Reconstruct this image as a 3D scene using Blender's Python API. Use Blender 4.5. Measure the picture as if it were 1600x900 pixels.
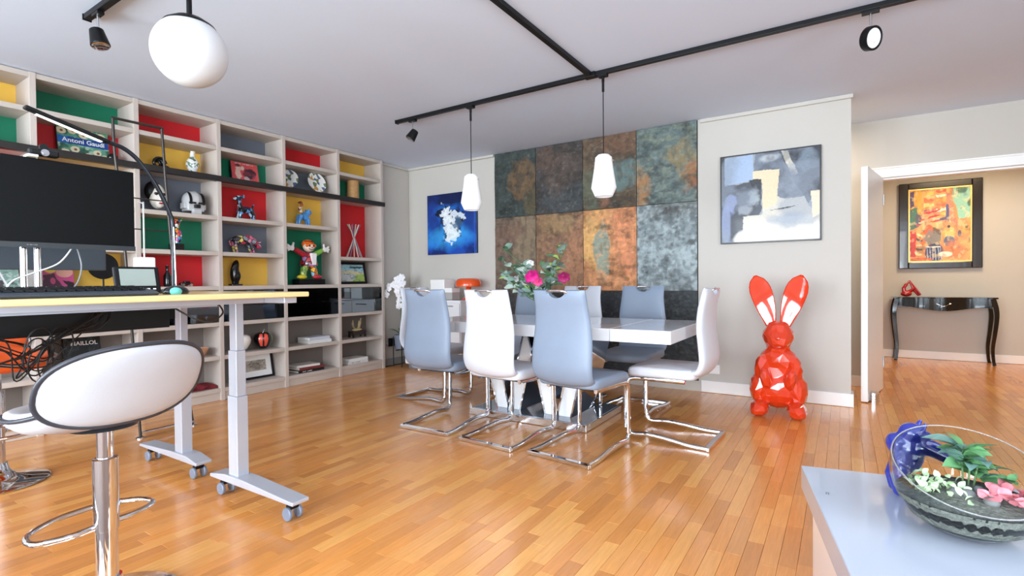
import bpy, bmesh, math, random
import numpy as np
from mathutils import Matrix, Vector
random.seed(7)
PI = math.pi
scene = bpy.context.scene
for o in list(bpy.data.objects):
    bpy.data.objects.remove(o)
COL = scene.collection

# ------------------------------------------------------------------ camera
YAW, PITCH, ROLL, FPX = math.radians(32.7356), math.radians(-0.8434), math.radians(-0.55), 804.577
cam_d = bpy.data.cameras.new('camera')
cam_d.sensor_width = 36.0
cam_d.lens = FPX / 1600 * 36.0
cam_d.clip_start = 0.05
cam = bpy.data.objects.new('camera', cam_d)
COL.objects.link(cam)
_r = Vector((math.cos(YAW), math.sin(YAW), 0)); _f = Vector((-math.sin(YAW), math.cos(YAW), 0)); _u = Vector((0, 0, 1))
F2 = _f * math.cos(PITCH) + _u * math.sin(PITCH); U2 = _u * math.cos(PITCH) - _f * math.sin(PITCH)
R2 = _r * math.cos(ROLL) + U2 * math.sin(ROLL); U3 = U2 * math.cos(ROLL) - _r * math.sin(ROLL)
CAM = Vector((0, 0, 1.045))
m = Matrix.Identity(4)
for i in range(3):
    m[i][0], m[i][1], m[i][2], m[i][3] = R2[i], U3[i], -F2[i], CAM[i]
cam.matrix_world = m
scene.camera = cam

# ------------------------------------------------------------------ world, light, exposure
world = bpy.data.worlds.new('sky'); scene.world = world; world.use_nodes = True
wn = world.node_tree.nodes; bg = wn['Background']
sky = wn.new('ShaderNodeTexSky'); sky.sky_type = 'HOSEK_WILKIE'; sky.turbidity = 4.0
sky.sun_direction = (0.35, -0.6, 0.72)
world.node_tree.links.new(sky.outputs[0], bg.inputs[0]); bg.inputs[1].default_value = 0.6
WINDOWS = [(-4.25, -2.55), (-2.15, -0.45), (-0.05, 1.65)]     # x spans of the three tall windows behind the viewer
def area(name, loc, sx, sy, power, col, rot):
    d = bpy.data.lights.new(name, 'AREA'); d.shape = 'RECTANGLE'; d.size = sx; d.size_y = sy; d.energy = power; d.color = col
    o = bpy.data.objects.new(name, d); o.location = loc; o.rotation_euler = rot; COL.objects.link(o); return o
for x0, x1 in WINDOWS:                                          # daylight entering each window opening
    area('window_daylight', ((x0 + x1) / 2, -3.62, 1.55), x1 - x0 - .1, 2.2, 178, (0.88, 0.94, 1.0), (PI / 2 - .68, 0, 0))
    area('ceiling_fill', ((x0 + x1) / 2, -3.62, 1.0), x1 - x0 - .1, 1.8, 160, (0.70, 0.87, 1.0), (PI / 2 + .95, 0, 0))   # added upward fill that lifts the ceiling, like daylight off the ground
area('side_window_daylight', (2.62, 0.35, 1.55), 2.3, 2.2, 90, (0.86, 0.94, 1.0), (PI / 2 - .6, 0, PI / 2))
area('side_ceiling_fill', (2.62, 0.35, 1.0), 2.3, 1.8, 55, (0.80, 0.90, 1.0), (PI / 2 + .9, 0, PI / 2))  # added upward fill that brightens the right part of the ceiling
area('passage_fill_light', (-.45, 5.52, 2.46), .3, .3, 14, (1.0, .86, .70), (0, 0, 0))       # added fill behind the rabbit wall, lifts the dark wall by the door
area('hall_ceiling_light', (1.2, 7.2, 2.46), .6, .6, 34, (1.0, .78, .50), (0, 0, 0))
vs = scene.view_settings
vs.view_transform = 'Standard'; vs.look = 'None'; vs.gamma = 1.0; vs.exposure = 0.11; vs.use_curve_mapping = False
cy = scene.cycles
cy.max_bounces = 9; cy.diffuse_bounces = 6; cy.glossy_bounces = 4; cy.transmission_bounces = 8; cy.transparent_max_bounces = 8
cy.caustics_reflective = False; cy.caustics_refractive = False; cy.sample_clamp_indirect = 6.0
try:
    cy.use_denoising = True; cy.denoiser = 'OPENIMAGEDENOISE'
except Exception:
    pass

# ------------------------------------------------------------------ helpers
def lin(c):
    c = c / 255.0
    return c / 12.92 if c <= .04045 else ((c + .055) / 1.055) ** 2.4
def C3(r, g, b): return (lin(r), lin(g), lin(b))
def C4(r, g, b): return C3(r, g, b) + (1.0,)
MATS = {}
def M(name, rgb=(200, 200, 200), rough=.5, metal=0., spec=.5, coat=0., var=.06, scale=12., stretch=(1, 1, 1), bump=0., bscale=60., emit=0., trans=0., ior=1.45, alpha=1., flat=False):
    if name in MATS: return MATS[name]
    mt = bpy.data.materials.new(name); mt.use_nodes = True
    nt = mt.node_tree; n = nt.nodes; L = nt.links; b = n['Principled BSDF']
    c = C3(*rgb)
    b.inputs['Roughness'].default_value = rough; b.inputs['Metallic'].default_value = metal
    b.inputs['Specular IOR Level'].default_value = spec; b.inputs['Coat Weight'].default_value = coat; b.inputs['Coat Roughness'].default_value = .03
    b.inputs['Transmission Weight'].default_value = trans; b.inputs['IOR'].default_value = ior
    tc = n.new('ShaderNodeTexCoord'); mp = n.new('ShaderNodeMapping'); mp.inputs['Scale'].default_value = stretch
    L.new(tc.outputs['Object'], mp.inputs['Vector'])
    ns = n.new('ShaderNodeTexNoise'); ns.inputs['Scale'].default_value = scale; ns.inputs['Detail'].default_value = 4
    L.new(mp.outputs[0], ns.inputs['Vector'])
    mx = n.new('ShaderNodeMix'); mx.data_type = 'RGBA'
    mx.inputs[6].default_value = tuple(max(0, x * (1 - var)) for x in c) + (1,)
    mx.inputs[7].default_value = tuple(min(1, x * (1 + var)) for x in c) + (1,)
    L.new(ns.outputs['Fac'], mx.inputs[0]); L.new(mx.outputs[2], b.inputs['Base Color'])
    if bump:
        n2 = n.new('ShaderNodeTexNoise'); n2.inputs['Scale'].default_value = bscale; n2.inputs['Detail'].default_value = 5
        L.new(mp.outputs[0], n2.inputs['Vector'])
        bp = n.new('ShaderNodeBump'); bp.inputs['Strength'].default_value = bump; bp.inputs['Distance'].default_value = .01
        L.new(n2.outputs['Fac'], bp.inputs['Height']); L.new(bp.outputs[0], b.inputs['Normal'])
    if emit:
        b.inputs['Emission Color'].default_value = c + (1,); b.inputs['Emission Strength'].default_value = emit
    MATS[name] = mt
    return mt
def VC(name, rough=.6, spec=.4, coat=0., bump=0., bscale=80., var=.12, vscale=40.):
    """material that takes its pigment from the mesh's own 'col' attribute, with fine procedural variation"""
    if name in MATS: return MATS[name]
    mt = bpy.data.materials.new(name); mt.use_nodes = True
    nt = mt.node_tree; n = nt.nodes; L = nt.links; b = n['Principled BSDF']
    b.inputs['Roughness'].default_value = rough; b.inputs['Specular IOR Level'].default_value = spec
    b.inputs['Coat Weight'].default_value = coat; b.inputs['Coat Roughness'].default_value = .05
    at = n.new('ShaderNodeAttribute'); at.attribute_name = 'col'
    tc = n.new('ShaderNodeTexCoord'); ns = n.new('ShaderNodeTexNoise'); ns.inputs['Scale'].default_value = vscale; ns.inputs['Detail'].default_value = 6
    L.new(tc.outputs['Object'], ns.inputs['Vector'])
    mr = n.new('ShaderNodeMapRange'); mr.inputs['To Min'].default_value = 1 - var; mr.inputs['To Max'].default_value = 1 + var
    L.new(ns.outputs['Fac'], mr.inputs['Value'])
    mx = n.new('ShaderNodeVectorMath'); mx.operation = 'SCALE'
    L.new(at.outputs['Color'], mx.inputs[0]); L.new(mr.outputs[0], mx.inputs['Scale']); L.new(mx.outputs[0], b.inputs['Base Color'])
    if bump:
        n2 = n.new('ShaderNodeTexNoise'); n2.inputs['Scale'].default_value = bscale; n2.inputs['Detail'].default_value = 6
        L.new(tc.outputs['Object'], n2.inputs['Vector'])
        bp = n.new('ShaderNodeBump'); bp.inputs['Strength'].default_value = bump; bp.inputs['Distance'].default_value = .01
        L.new(n2.outputs['Fac'], bp.inputs['Height']); L.new(bp.outputs[0], b.inputs['Normal'])
    MATS[name] = mt
    return mt
def PATCH(name, cols, scale=14., rough=.25, coat=.6, outline=True):
    """glazed patchwork: voronoi cells in flat colours with dark outlines"""
    if name in MATS: return MATS[name]
    mt = bpy.data.materials.new(name); mt.use_nodes = True
    nt = mt.node_tree; n = nt.nodes; L = nt.links; b = n['Principled BSDF']
    b.inputs['Roughness'].default_value = rough; b.inputs['Coat Weight'].default_value = coat
    tc = n.new('ShaderNodeTexCoord'); v = n.new('ShaderNodeTexVoronoi'); v.inputs['Scale'].default_value = scale
    L.new(tc.outputs['Object'], v.inputs['Vector'])
    sp = n.new('ShaderNodeSeparateColor'); L.new(v.outputs['Color'], sp.inputs[0])
    cr = n.new('ShaderNodeValToRGB'); cr.color_ramp.interpolation = 'CONSTANT'
    while len(cr.color_ramp.elements) < len(cols): cr.color_ramp.elements.new(.5)
    for i, c in enumerate(cols):
        cr.color_ramp.elements[i].position = i / len(cols); cr.color_ramp.elements[i].color = C4(*c)
    L.new(sp.outputs[0], cr.inputs[0])
    last = cr.outputs[0]
    if outline:
        v2 = n.new('ShaderNodeTexVoronoi'); v2.feature = 'DISTANCE_TO_EDGE'; v2.inputs['Scale'].default_value = scale
        L.new(tc.outputs['Object'], v2.inputs['Vector'])
        gt = n.new('ShaderNodeMath'); gt.operation = 'GREATER_THAN'; gt.inputs[1].default_value = .05; L.new(v2.outputs['Distance'], gt.inputs[0])
        mx = n.new('ShaderNodeMix'); mx.data_type = 'RGBA'; mx.inputs[6].default_value = C4(20, 18, 22)
        L.new(gt.outputs[0], mx.inputs[0]); L.new(last, mx.inputs[7]); last = mx.outputs[2]
    L.new(last, b.inputs['Base Color'])
    MATS[name] = mt
    return mt

def thing(name, label, cat, loc=(0, 0, 0), rotz=0., group=None, kind=None):
    o = bpy.data.objects.new(name, None); o.empty_display_size = .05
    o.location = loc; o.rotation_euler = (0, 0, rotz); COL.objects.link(o)
    if kind: o['kind'] = kind
    if label: o['label'] = label
    if cat: o['category'] = cat
    if group: o['group'] = group
    return o
def tag(o, label, cat, group=None):
    o['label'] = label; o['category'] = cat
    if group: o['group'] = group
    return o
def struct(o, label=None):
    o['kind'] = 'structure'
    if label: o['label'] = label
    return o
def catmull(pts, n=8, closed=False):
    P = [Vector(p) for p in pts]; out = []; N = len(P)
    segs = N if closed else N - 1
    for i in range(segs):
        if closed: a, b, c, d = P[(i - 1) % N], P[i], P[(i + 1) % N], P[(i + 2) % N]
        else: a, b, c, d = P[max(i - 1, 0)], P[i], P[i + 1], P[min(i + 2, N - 1)]
        for k in range(n):
            t = k / n
            out.append(.5 * ((2 * b) + (c - a) * t + (2 * a - 5 * b + 4 * c - d) * t * t + (3 * b - a - 3 * c + d) * t ** 3))
    if not closed: out.append(P[-1])
    return out
class MB:
    def __init__(s): s.v = []; s.f = []; s.c = []; s.cur = None
    def add(s, vs, fs, col=None):
        k = len(s.v); s.v += [tuple(p) for p in vs]; s.f += [tuple(i + k for i in f) for f in fs]
        cc = col or s.cur
        if cc is not None and len(s.c) == k: s.c += [cc] * len(vs)
        return s
    def box(s, x0, x1, y0, y1, z0, z1, col=None):
        return s.add([(x0, y0, z0), (x1, y0, z0), (x1, y1, z0), (x0, y1, z0), (x0, y0, z1), (x1, y0, z1), (x1, y1, z1), (x0, y1, z1)],
                     [(0, 3, 2, 1), (4, 5, 6, 7), (0, 1, 5, 4), (1, 2, 6, 5), (2, 3, 7, 6), (3, 0, 4, 7)], col)
    def obox(s, c, h, R, col=None):
        vs = []
        for z in (-1, 1):
            for x, y in ((-1, -1), (1, -1), (1, 1), (-1, 1)):
                vs.append(Vector(c) + R @ Vector((x * h[0], y * h[1], z * h[2])))
        return s.add(vs, [(0, 3, 2, 1), (4, 5, 6, 7), (0, 1, 5, 4), (1, 2, 6, 5), (2, 3, 7, 6), (3, 0, 4, 7)], col)
    def tube(s, pts, r, n=10, closed=False, flat=None, up=(0, 0, 1), caps=True, col=None):
        """swept tube; r number or list; flat = (ru, rv) oval section with rv along the reference up"""
        P = [Vector(p) for p in pts]; N = len(P); rings = []; ref = Vector(up); vs = []; fs = []
        for i in range(N):
            if closed: t = P[(i + 1) % N] - P[i - 1]
            else: t = P[min(i + 1, N - 1)] - P[max(i - 1, 0)]
            t.normalize()
            if flat is None:
                a = ref - t * ref.dot(t)
                if a.length < 1e-3: a = t.orthogonal()
                a.normalize(); ref = a
            else:
                a = Vector(up) - t * Vector(up).dot(t)
                if a.length < .05: a = ref - t * ref.dot(t)
                a.normalize(); ref = a
            b = t.cross(a)
            rr = r[i] if isinstance(r, (list, tuple)) else r
            ru, rv = (flat if flat else (rr, rr))
            for k in range(n):
                w = 2 * PI * k / n
                vs.append(P[i] + b * math.cos(w) * ru + a * math.sin(w) * rv)
        for i in range(N if closed else N - 1):
            j = (i + 1) % N
            for k in range(n):
                k2 = (k + 1) % n
                fs.append((i * n + k, i * n + k2, j * n + k2, j * n + k))
        if caps and not closed:
            fs.append(tuple(range(n - 1, -1, -1))); fs.append(tuple((N - 1) * n + k for k in range(n)))
        return s.add(vs, fs, col)
    def lathe(s, prof, n=24, c=(0, 0, 0), R=None, col=None):
        vs = []; fs = []; m_ = len(prof); R = R or Matrix.Identity(3)
        for r, z in prof:
            for k in range(n):
                w = 2 * PI * k / n
                vs.append(Vector(c) + R @ Vector((r * math.cos(w), r * math.sin(w), z)))
        for i in range(m_ - 1):
            for k in range(n):
                k2 = (k + 1) % n
                fs.append((i * n + k, i * n + k2, (i + 1) * n + k2, (i + 1) * n + k))
        if prof[0][0] > 1e-4: fs.append(tuple(range(n - 1, -1, -1)))
        if prof[-1][0] > 1e-4: fs.append(tuple((m_ - 1) * n + k for k in range(n)))
        return s.add(vs, fs, col)
    def ell(s, c, r, n=16, k=10, R=None, col=None):
        R = R or Matrix.Identity(3); vs = []; fs = []
        for i in range(k + 1):
            t = PI * i / k
            for j in range(n):
                w = 2 * PI * j / n
                vs.append(Vector(c) + R @ Vector((r[0] * math.sin(t) * math.cos(w), r[1] * math.sin(t) * math.sin(w), -r[2] * math.cos(t))))
        for i in range(k):
            for j in range(n):
                j2 = (j + 1) % n
                fs.append((i * n + j, i * n + j2, (i + 1) * n + j2, (i + 1) * n + j))
        return s.add(vs, fs, col)
    def prism(s, poly, h0, h1, f, col=None):
        """poly: 2d outline; f(a, b, h) -> 3d point"""
        n = len(poly)
        vs = [f(a, b, h0) for a, b in poly] + [f(a, b, h1) for a, b in poly]
        fs = [tuple(range(n - 1, -1, -1)), tuple(range(n, 2 * n))] + [(i, (i + 1) % n, n + (i + 1) % n, n + i) for i in range(n)]
        return s.add(vs, fs, col)
    def grid(s, fn, nu, nv, closed_u=False, col=None):
        vs = [fn(i / (nu if closed_u else nu - 1), j / (nv - 1)) for j in range(nv) for i in range(nu)]; fs = []
        for j in range(nv - 1):
            for i in range(nu if closed_u else nu - 1):
                i2 = (i + 1) % nu
                fs.append((j * nu + i, j * nu + i2, (j + 1) * nu + i2, (j + 1) * nu + i))
        return s.add(vs, fs, col)
    def mesh(s, name, smooth=None):
        me = bpy.data.meshes.new(name); me.from_pydata(s.v, [], s.f); me.validate(); 
        bm = bmesh.new(); bm.from_mesh(me); bmesh.ops.remove_doubles(bm, verts=bm.verts, dist=1e-6); bmesh.ops.recalc_face_normals(bm, faces=bm.faces)
        if not (s.c and len(s.c) == len(s.v)):
            bm.to_mesh(me)
        else:
            bm.free(); bm = bmesh.new(); bm.from_mesh(me); bmesh.ops.recalc_face_normals(bm, faces=bm.faces); bm.to_mesh(me)
        bm.free()
        if s.c and len(s.c) == len(s.v):
            at = me.color_attributes.new('col', 'FLOAT_COLOR', 'POINT')
            at.data.foreach_set('color', np.array([tuple(c[:3]) + (1.,) for c in s.c], dtype=np.float32).ravel())
        if smooth is not None:
            me.polygons.foreach_set('use_smooth', [True] * len(me.polygons)); me.set_sharp_from_angle(angle=math.radians(smooth))
        return me
    def build(s, name, mat, parent=None, smooth=None, bevel=0., world=False, loc=None, rotz=0., sub=0, label=None):
        if world and parent is not None:
            pl = parent.location.copy(); q = parent.parent
            while q: pl += q.location; q = q.parent
            s.v = [(a - pl.x, b - pl.y, c - pl.z) for a, b, c in s.v]
        me = s.mesh(name, smooth); me.materials.append(mat)
        return link(name, me, parent, bevel, loc, rotz, sub, label)
def link(name, me, parent=None, bevel=0., loc=None, rotz=0., sub=0, label=None):
    o = bpy.data.objects.new(name, me); COL.objects.link(o)
    if parent is not None: o.parent = parent
    if loc is not None: o.location = loc
    if rotz: o.rotation_euler = (0, 0, rotz)
    if bevel:
        b = o.modifiers.new('bevel', 'BEVEL'); b.width = bevel; b.segments = 2; b.limit_method = 'ANGLE'; b.angle_limit = math.radians(40)
    if sub:
        b = o.modifiers.new('sub', 'SUBSURF'); b.levels = sub; b.render_levels = sub
    if label: o['label'] = label
    return o
def fused(mb, name, voxel, smooth_it=2, ratio=1., smooth=None):
    """melt overlapping shapes into one continuous surface"""
    me = mb.mesh(name); o = bpy.data.objects.new('tmp', me); COL.objects.link(o)
    r = o.modifiers.new('r', 'REMESH'); r.mode = 'VOXEL'; r.voxel_size = voxel
    if smooth_it: s_ = o.modifiers.new('s', 'SMOOTH'); s_.iterations = smooth_it; s_.factor = .5
    if ratio < 1: d_ = o.modifiers.new('d', 'DECIMATE'); d_.ratio = ratio
    dg = bpy.context.evaluated_depsgraph_get(); out = bpy.data.meshes.new_from_object(o.evaluated_get(dg))
    bpy.data.objects.remove(o); out.name = name
    out.polygons.foreach_set('use_smooth', [smooth is not None] * len(out.polygons))
    if smooth is not None: out.set_sharp_from_angle(angle=math.radians(smooth))
    return out
def text(s, size, mat, parent, mtx, name='lettering', bold=0., depth=.0006, align='CENTER', squeeze=1., shear=0.):
    cu = bpy.data.curves.new('t', 'FONT'); cu.body = s; cu.size = size; cu.extrude = depth; cu.offset = bold; cu.align_x = align; cu.align_y = 'CENTER'; cu.shear = shear
    cu.resolution_u = 3
    o = bpy.data.objects.new('t', cu); COL.objects.link(o)
    dg = bpy.context.evaluated_depsgraph_get(); me = bpy.data.meshes.new_from_object(o.evaluated_get(dg)); bpy.data.objects.remove(o)
    me.transform(mtx @ Matrix.Diagonal((squeeze, 1, 1, 1))); me.materials.clear(); me.materials.append(mat)
    return link(name, me, parent)
def strokes(words, size, mat, parent, mtx, name='lettering', seed=1):
    """print too small to read: a row of letter-like strokes"""
    r_ = random.Random(seed); mb = MB(); n_ = sum(words) + len(words) - 1; x = -n_ * size * .36
    for w_ in words:
        for k in range(w_):
            h_ = size * r_.choice((.7, .7, .55)); mb.box(x, x + size * .13, -.0003, .0003, -h_ / 2, h_ / 2)
            if r_.random() < .8: z_ = r_.choice((-h_ / 2, 0, h_ / 2 - size * .12)); mb.box(x, x + size * .48, -.0003, .0003, z_, z_ + size * .12)
            if r_.random() < .5: mb.box(x + size * .38, x + size * .5, -.0003, .0003, -h_ / 2, h_ / 2)
            x += size * .72
        x += size * .72
    me = mb.mesh(name); me.transform(mtx); me.materials.append(mat)
    return link(name, me, parent)
FRONT = Matrix(((1, 0, 0, 0), (0, 0, -1, 0), (0, 1, 0, 0), (0, 0, 0, 1)))      # flat text -> stands up, read from local -Y
# ---- numpy noise for pigments
def vnoise(x, y, seed):
    xi = np.floor(x).astype(int); yi = np.floor(y).astype(int); xf = x - xi; yf = y - yi
    def h(a, b):
        n_ = (a * 374761393 + b * 668265263 + seed * 974711) & 0x7fffffff
        n_ = ((n_ ^ (n_ >> 13)) * 1274126177) & 0x7fffffff
        return ((n_ ^ (n_ >> 16)) & 0xffff) / 65535.0
    u = xf * xf * (3 - 2 * xf); v = yf * yf * (3 - 2 * yf)
    return (h(xi, yi) * (1 - u) + h(xi + 1, yi) * u) * (1 - v) + (h(xi, yi + 1) * (1 - u) + h(xi + 1, yi + 1) * u) * v
def fbm(x, y, seed, o=5):
    t = 0; a = .5; s_ = 0
    for i in range(o):
        t = t + a * vnoise(x * 2 ** i, y * 2 ** i, seed + i * 17); s_ += a; a *= .5
    return t / s_
class Canvas:
    """pigment laid on a fine mesh grid; u right, v up, both 0..1"""
    def __init__(s, nx, ny, base, seed=1, aspect=1.):
        s.nx, s.ny, s.seed = nx, ny, seed
        u, v = np.meshgrid(np.linspace(0, 1, nx), np.linspace(0, 1, ny)); s.u, s.v, s.asp = u, v, aspect
        s.c = np.zeros((ny, nx, 3)) + np.array(C3(*base))
    def mix(s, m_, rgb):
        m_ = np.clip(m_, 0, 1)[..., None]; s.c = s.c * (1 - m_) + np.array(C3(*rgb)) * m_
    def blob(s, cx, cy, rx, ry, rgb, k=1., soft=.25, rag=.35, fr=5., rot=0.):
        du, dv = s.u - cx, (s.v - cy); c_, n_ = math.cos(rot), math.sin(rot)
        a, b = du * c_ + dv * n_, -du * n_ + dv * c_
        s.seed += 3
        d = np.sqrt((a / rx) ** 2 + (b / ry) ** 2) + (fbm(s.u * fr, s.v * fr * s.asp, s.seed) - .5) * 2 * rag
        s.mix(k * np.clip((1 - d) / soft + .5, 0, 1), rgb)
    def noise(s, rgb, fr, lo, hi, k=1., sx=1., sy=1.):
        s.seed += 5
        n_ = fbm(s.u * fr * sx, s.v * fr * sy * s.asp, s.seed); s.mix(k * np.clip((n_ - lo) / (hi - lo), 0, 1), rgb)
    def poly(s, pts, rgb, k=1., rag=0., fr=8.):
        s.seed += 3
        u = s.u + (fbm(s.u * fr, s.v * fr, s.seed) - .5) * rag; v = s.v + (fbm(s.u * fr, s.v * fr, s.seed + 9) - .5) * rag
        ins = np.zeros_like(u, bool); n_ = len(pts)
        for i in range(n_):
            x0, y0 = pts[i]; x1, y1 = pts[(i + 1) % n_]
            cr = (y0 > v) != (y1 > v)
            xs = x0 + (v - y0) / ((y1 - y0) if y1 != y0 else 1e-9) * (x1 - x0)
            ins ^= cr & (u < xs)
        s.mix(k * ins, rgb)
    def slab(s, name, w, h, t, mat, parent=None, relief=None, side=(40, 40, 40), loc=None, rotz=0., x0=None, z0=0., y0=0.):
        """a panel of width w, height h whose painted face looks along local -Y at y0; thickness t behind"""
        nx, ny = s.nx, s.ny; x0 = -w / 2 if x0 is None else x0
        X = x0 + s.u * w; Z = z0 + s.v * h; Y = np.full_like(X, y0) if relief is None else y0 - relief
        fr = np.stack([X, Y, Z], -1).reshape(-1, 3)
        idx = np.arange(nx * ny).reshape(ny, nx)
        q = np.stack([idx[:-1, :-1], idx[:-1, 1:], idx[1:, 1:], idx[1:, :-1]], -1).reshape(-1, 4)
        ring = np.concatenate([idx[0, :], idx[1:, -1], idx[-1, -2::-1], idx[-2:0:-1, 0]])
        bk = fr[ring].copy(); sd = fr[ring].copy(); bk[:, 1] = y0 + t
        n0 = nx * ny; n1 = n0 + len(ring); L_ = len(ring)
        faces = q.tolist()
        for i in range(L_):
            j = (i + 1) % L_
            faces.append((n0 + i, n1 + i, n1 + j, n0 + j))
        faces.append(tuple(range(n1, n1 + L_)))
        v_ = np.concatenate([fr, sd, bk]); me = bpy.data.meshes.new(name); me.from_pydata(v_.tolist(), [], faces)
        col = np.concatenate([s.c.reshape(-1, 3), np.zeros((2 * L_, 3)) + np.array(C3(*side))])
        at = me.color_attributes.new('col', 'FLOAT_COLOR', 'POINT')
        at.data.foreach_set('color', np.concatenate([col, np.ones((len(col), 1))], 1).astype(np.float32).ravel())
        sm = [True] * len(q) + [False] * (len(faces) - len(q)); me.polygons.foreach_set('use_smooth', sm)
        me.materials.append(mat)
        return link(name, me, parent, loc=loc, rotz=rotz)
def copy_tree(o, parent=None):
    c = o.copy(); COL.objects.link(c); c.parent = parent
    for ch in o.children: copy_tree(ch, c)
    return c
# ------------------------------------------------------------------ shared materials
wall_m = M('wall_paint', (197, 192, 184), .75, var=.02, scale=3, bump=.04, bscale=220)
ceil_m = M('ceiling_paint', (218, 228, 244), .85, var=.015, scale=2)
trim_m = M('white_trim_paint', (243, 242, 240), .35, var=.02)
taupe_m = M('taupe_laminate', (192, 181, 171), .5, var=.10, scale=9, stretch=(14, 1.2, 14))
taupe_v = M('taupe_laminate_upright', (195, 183, 174), .5, var=.10, scale=9, stretch=(14, 14, 1.2))
taupe_b = M('taupe_back_panel', (124, 115, 109), .6, var=.05, scale=5)
black_rail = M('black_oak_ledge', (38, 34, 33), .45, var=.3, scale=10, stretch=(20, 1, 20))
chrome = M('chrome', (225, 226, 230), .06, 1., var=.02)
steel = M('brushed_steel', (190, 190, 192), .28, 1., var=.06)
white_gloss = M('white_lacquer', (243, 243, 245), .08, coat=.5, var=.01)
black_gloss = M('black_gloss', (14, 14, 16), .12, coat=.4, var=.1)
black_mat = M('black_plastic', (15, 15, 17), .42, spec=.3, var=.12)
grey_metal = M('silver_grey_powder_coat', (186, 190, 200), .32, .25, var=.03)
darkmetal = M('dark_bronze_metal', (70, 66, 63), .4, .7, var=.1)
white_leather = M('white_leatherette', (206, 209, 217), .42, var=.03, bump=.05, bscale=160)
grey_leather = M('blue_grey_leatherette', (128, 141, 159), .42, var=.04, bump=.05, bscale=160)
paper_m = M('paper_pages', (236, 231, 218), .8, var=.06, scale=30)
card_white = M('white_card', (240, 240, 238), .5, var=.03)
opal = M('opal_glass', (240, 239, 238), .25, spec=.4, var=.01, emit=.12)
opal_g = M('opal_globe_glass', (216, 216, 218), .3, spec=.4, var=.01)

# ------------------------------------------------------------------ the room
H = 2.505
FX0, FX1, FY0, FY1 = -5.10, 2.40, -3.40, 8.40
floor = struct(MB().box(FX0, FX1, FY0, FY1, -.12, -.007).build('floor', M('floor_joint_brown', (92, 56, 30), .7)))  # slab under the planks, dark brown where it shows in the joints
def parquet_material():
    mt = bpy.data.materials.new('oak_parquet'); mt.use_nodes = True; nt = mt.node_tree; n = nt.nodes; L = nt.links; b = n['Principled BSDF']
    at = n.new('ShaderNodeAttribute'); at.attribute_name = 'col'
    ge = n.new('ShaderNodeNewGeometry'); mp = n.new('ShaderNodeMapping'); mp.inputs['Scale'].default_value = (60, 4, 1)
    L.new(ge.outputs['Position'], mp.inputs['Vector'])
    ns = n.new('ShaderNodeTexNoise'); ns.inputs['Scale'].default_value = 1.6; ns.inputs['Detail'].default_value = 6; ns.inputs['Roughness'].default_value = .65
    L.new(mp.outputs[0], ns.inputs['Vector'])
    mr = n.new('ShaderNodeMapRange'); mr.inputs['From Min'].default_value = .3; mr.inputs['From Max'].default_value = .7; mr.inputs['To Min'].default_value = .88; mr.inputs['To Max'].default_value = 1.10
    L.new(ns.outputs['Fac'], mr.inputs['Value'])
    sc = n.new('ShaderNodeVectorMath'); sc.operation = 'SCALE'; L.new(at.outputs['Color'], sc.inputs[0]); L.new(mr.outputs[0], sc.inputs['Scale'])
    L.new(sc.outputs[0], b.inputs['Base Color'])
    n2 = n.new('ShaderNodeTexNoise'); n2.inputs['Scale'].default_value = 2.2; n2.inputs['Detail'].default_value = 3; L.new(ge.outputs['Position'], n2.inputs['Vector'])
    m2 = n.new('ShaderNodeMapRange'); m2.inputs['To Min'].default_value = .17; m2.inputs['To Max'].default_value = .30; L.new(n2.outputs['Fac'], m2.inputs['Value'])
    L.new(m2.outputs[0], b.inputs['Roughness'])
    b.inputs['Specular IOR Level'].default_value = .55; b.inputs['Coat Weight'].default_value = .35; b.inputs['Coat Roughness'].default_value = .16
    return mt
parq = parquet_material()
TONES = [(223, 150, 78), (217, 143, 70), (229, 159, 84), (212, 139, 69), (224, 147, 72), (216, 146, 79), (232, 165, 89), (204, 133, 68), (221, 146, 75), (226, 155, 81)]
PW, PL_, GAP = .060, .36, .0010
def pl_mesh(tone):
    mb = MB(); w = PW / 2 - GAP / 2; l = PL_ / 2 - GAP / 2; e = .0008
    vs = [(-w, -l, -.007), (w, -l, -.007), (w, l, -.007), (-w, l, -.007), (-w, -l, -e), (w, -l, -e), (w, l, -e), (-w, l, -e),
          (-w + e, -l + e, 0), (w - e, -l + e, 0), (w - e, l - e, 0), (-w + e, l - e, 0)]
    mb.add(vs, [(0, 1, 5, 4), (1, 2, 6, 5), (2, 3, 7, 6), (3, 0, 4, 7), (4, 5, 9, 8), (5, 6, 10, 9), (6, 7, 11, 10), (7, 4, 8, 11), (8, 9, 10, 11)], C3(*TONES[tone]))
    me = mb.mesh('plank'); me.materials.append(parq); return me
PM = [pl_mesh(i) for i in range(len(TONES))]
rng = random.Random(11); near = []; rest = []
ix = 0; x = -4.70 + PW / 2
while x < 2.36:
    y = -.4 + rng.random() * PL_
    while y < 8.50:
        t = rng.randrange(len(TONES))
        d = Vector((x, y, 0)) - CAM; dep = d.dot(F2)
        vis = False
        if dep > .3:
            px = 800 + FPX * d.dot(R2) / dep; py = 450 - FPX * d.dot(U3) / dep
            vis = -200 < px < 1800 and py < 1150
        if vis and not (y > 5.12 and (x < -.6 or (x < -.6 and y > 6))):
            inframe = -10 < px < 1610 and py < 905
            (near if inframe and y < 4.6 else rest).append((dep, x, y, t))
        y += PL_
    x += PW
near.sort(); rest += near[300:]
for dep, x, y, t in near[:300]:
    link('plank', PM[t], floor, loc=(x, y, 0))
mb = MB()
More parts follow.
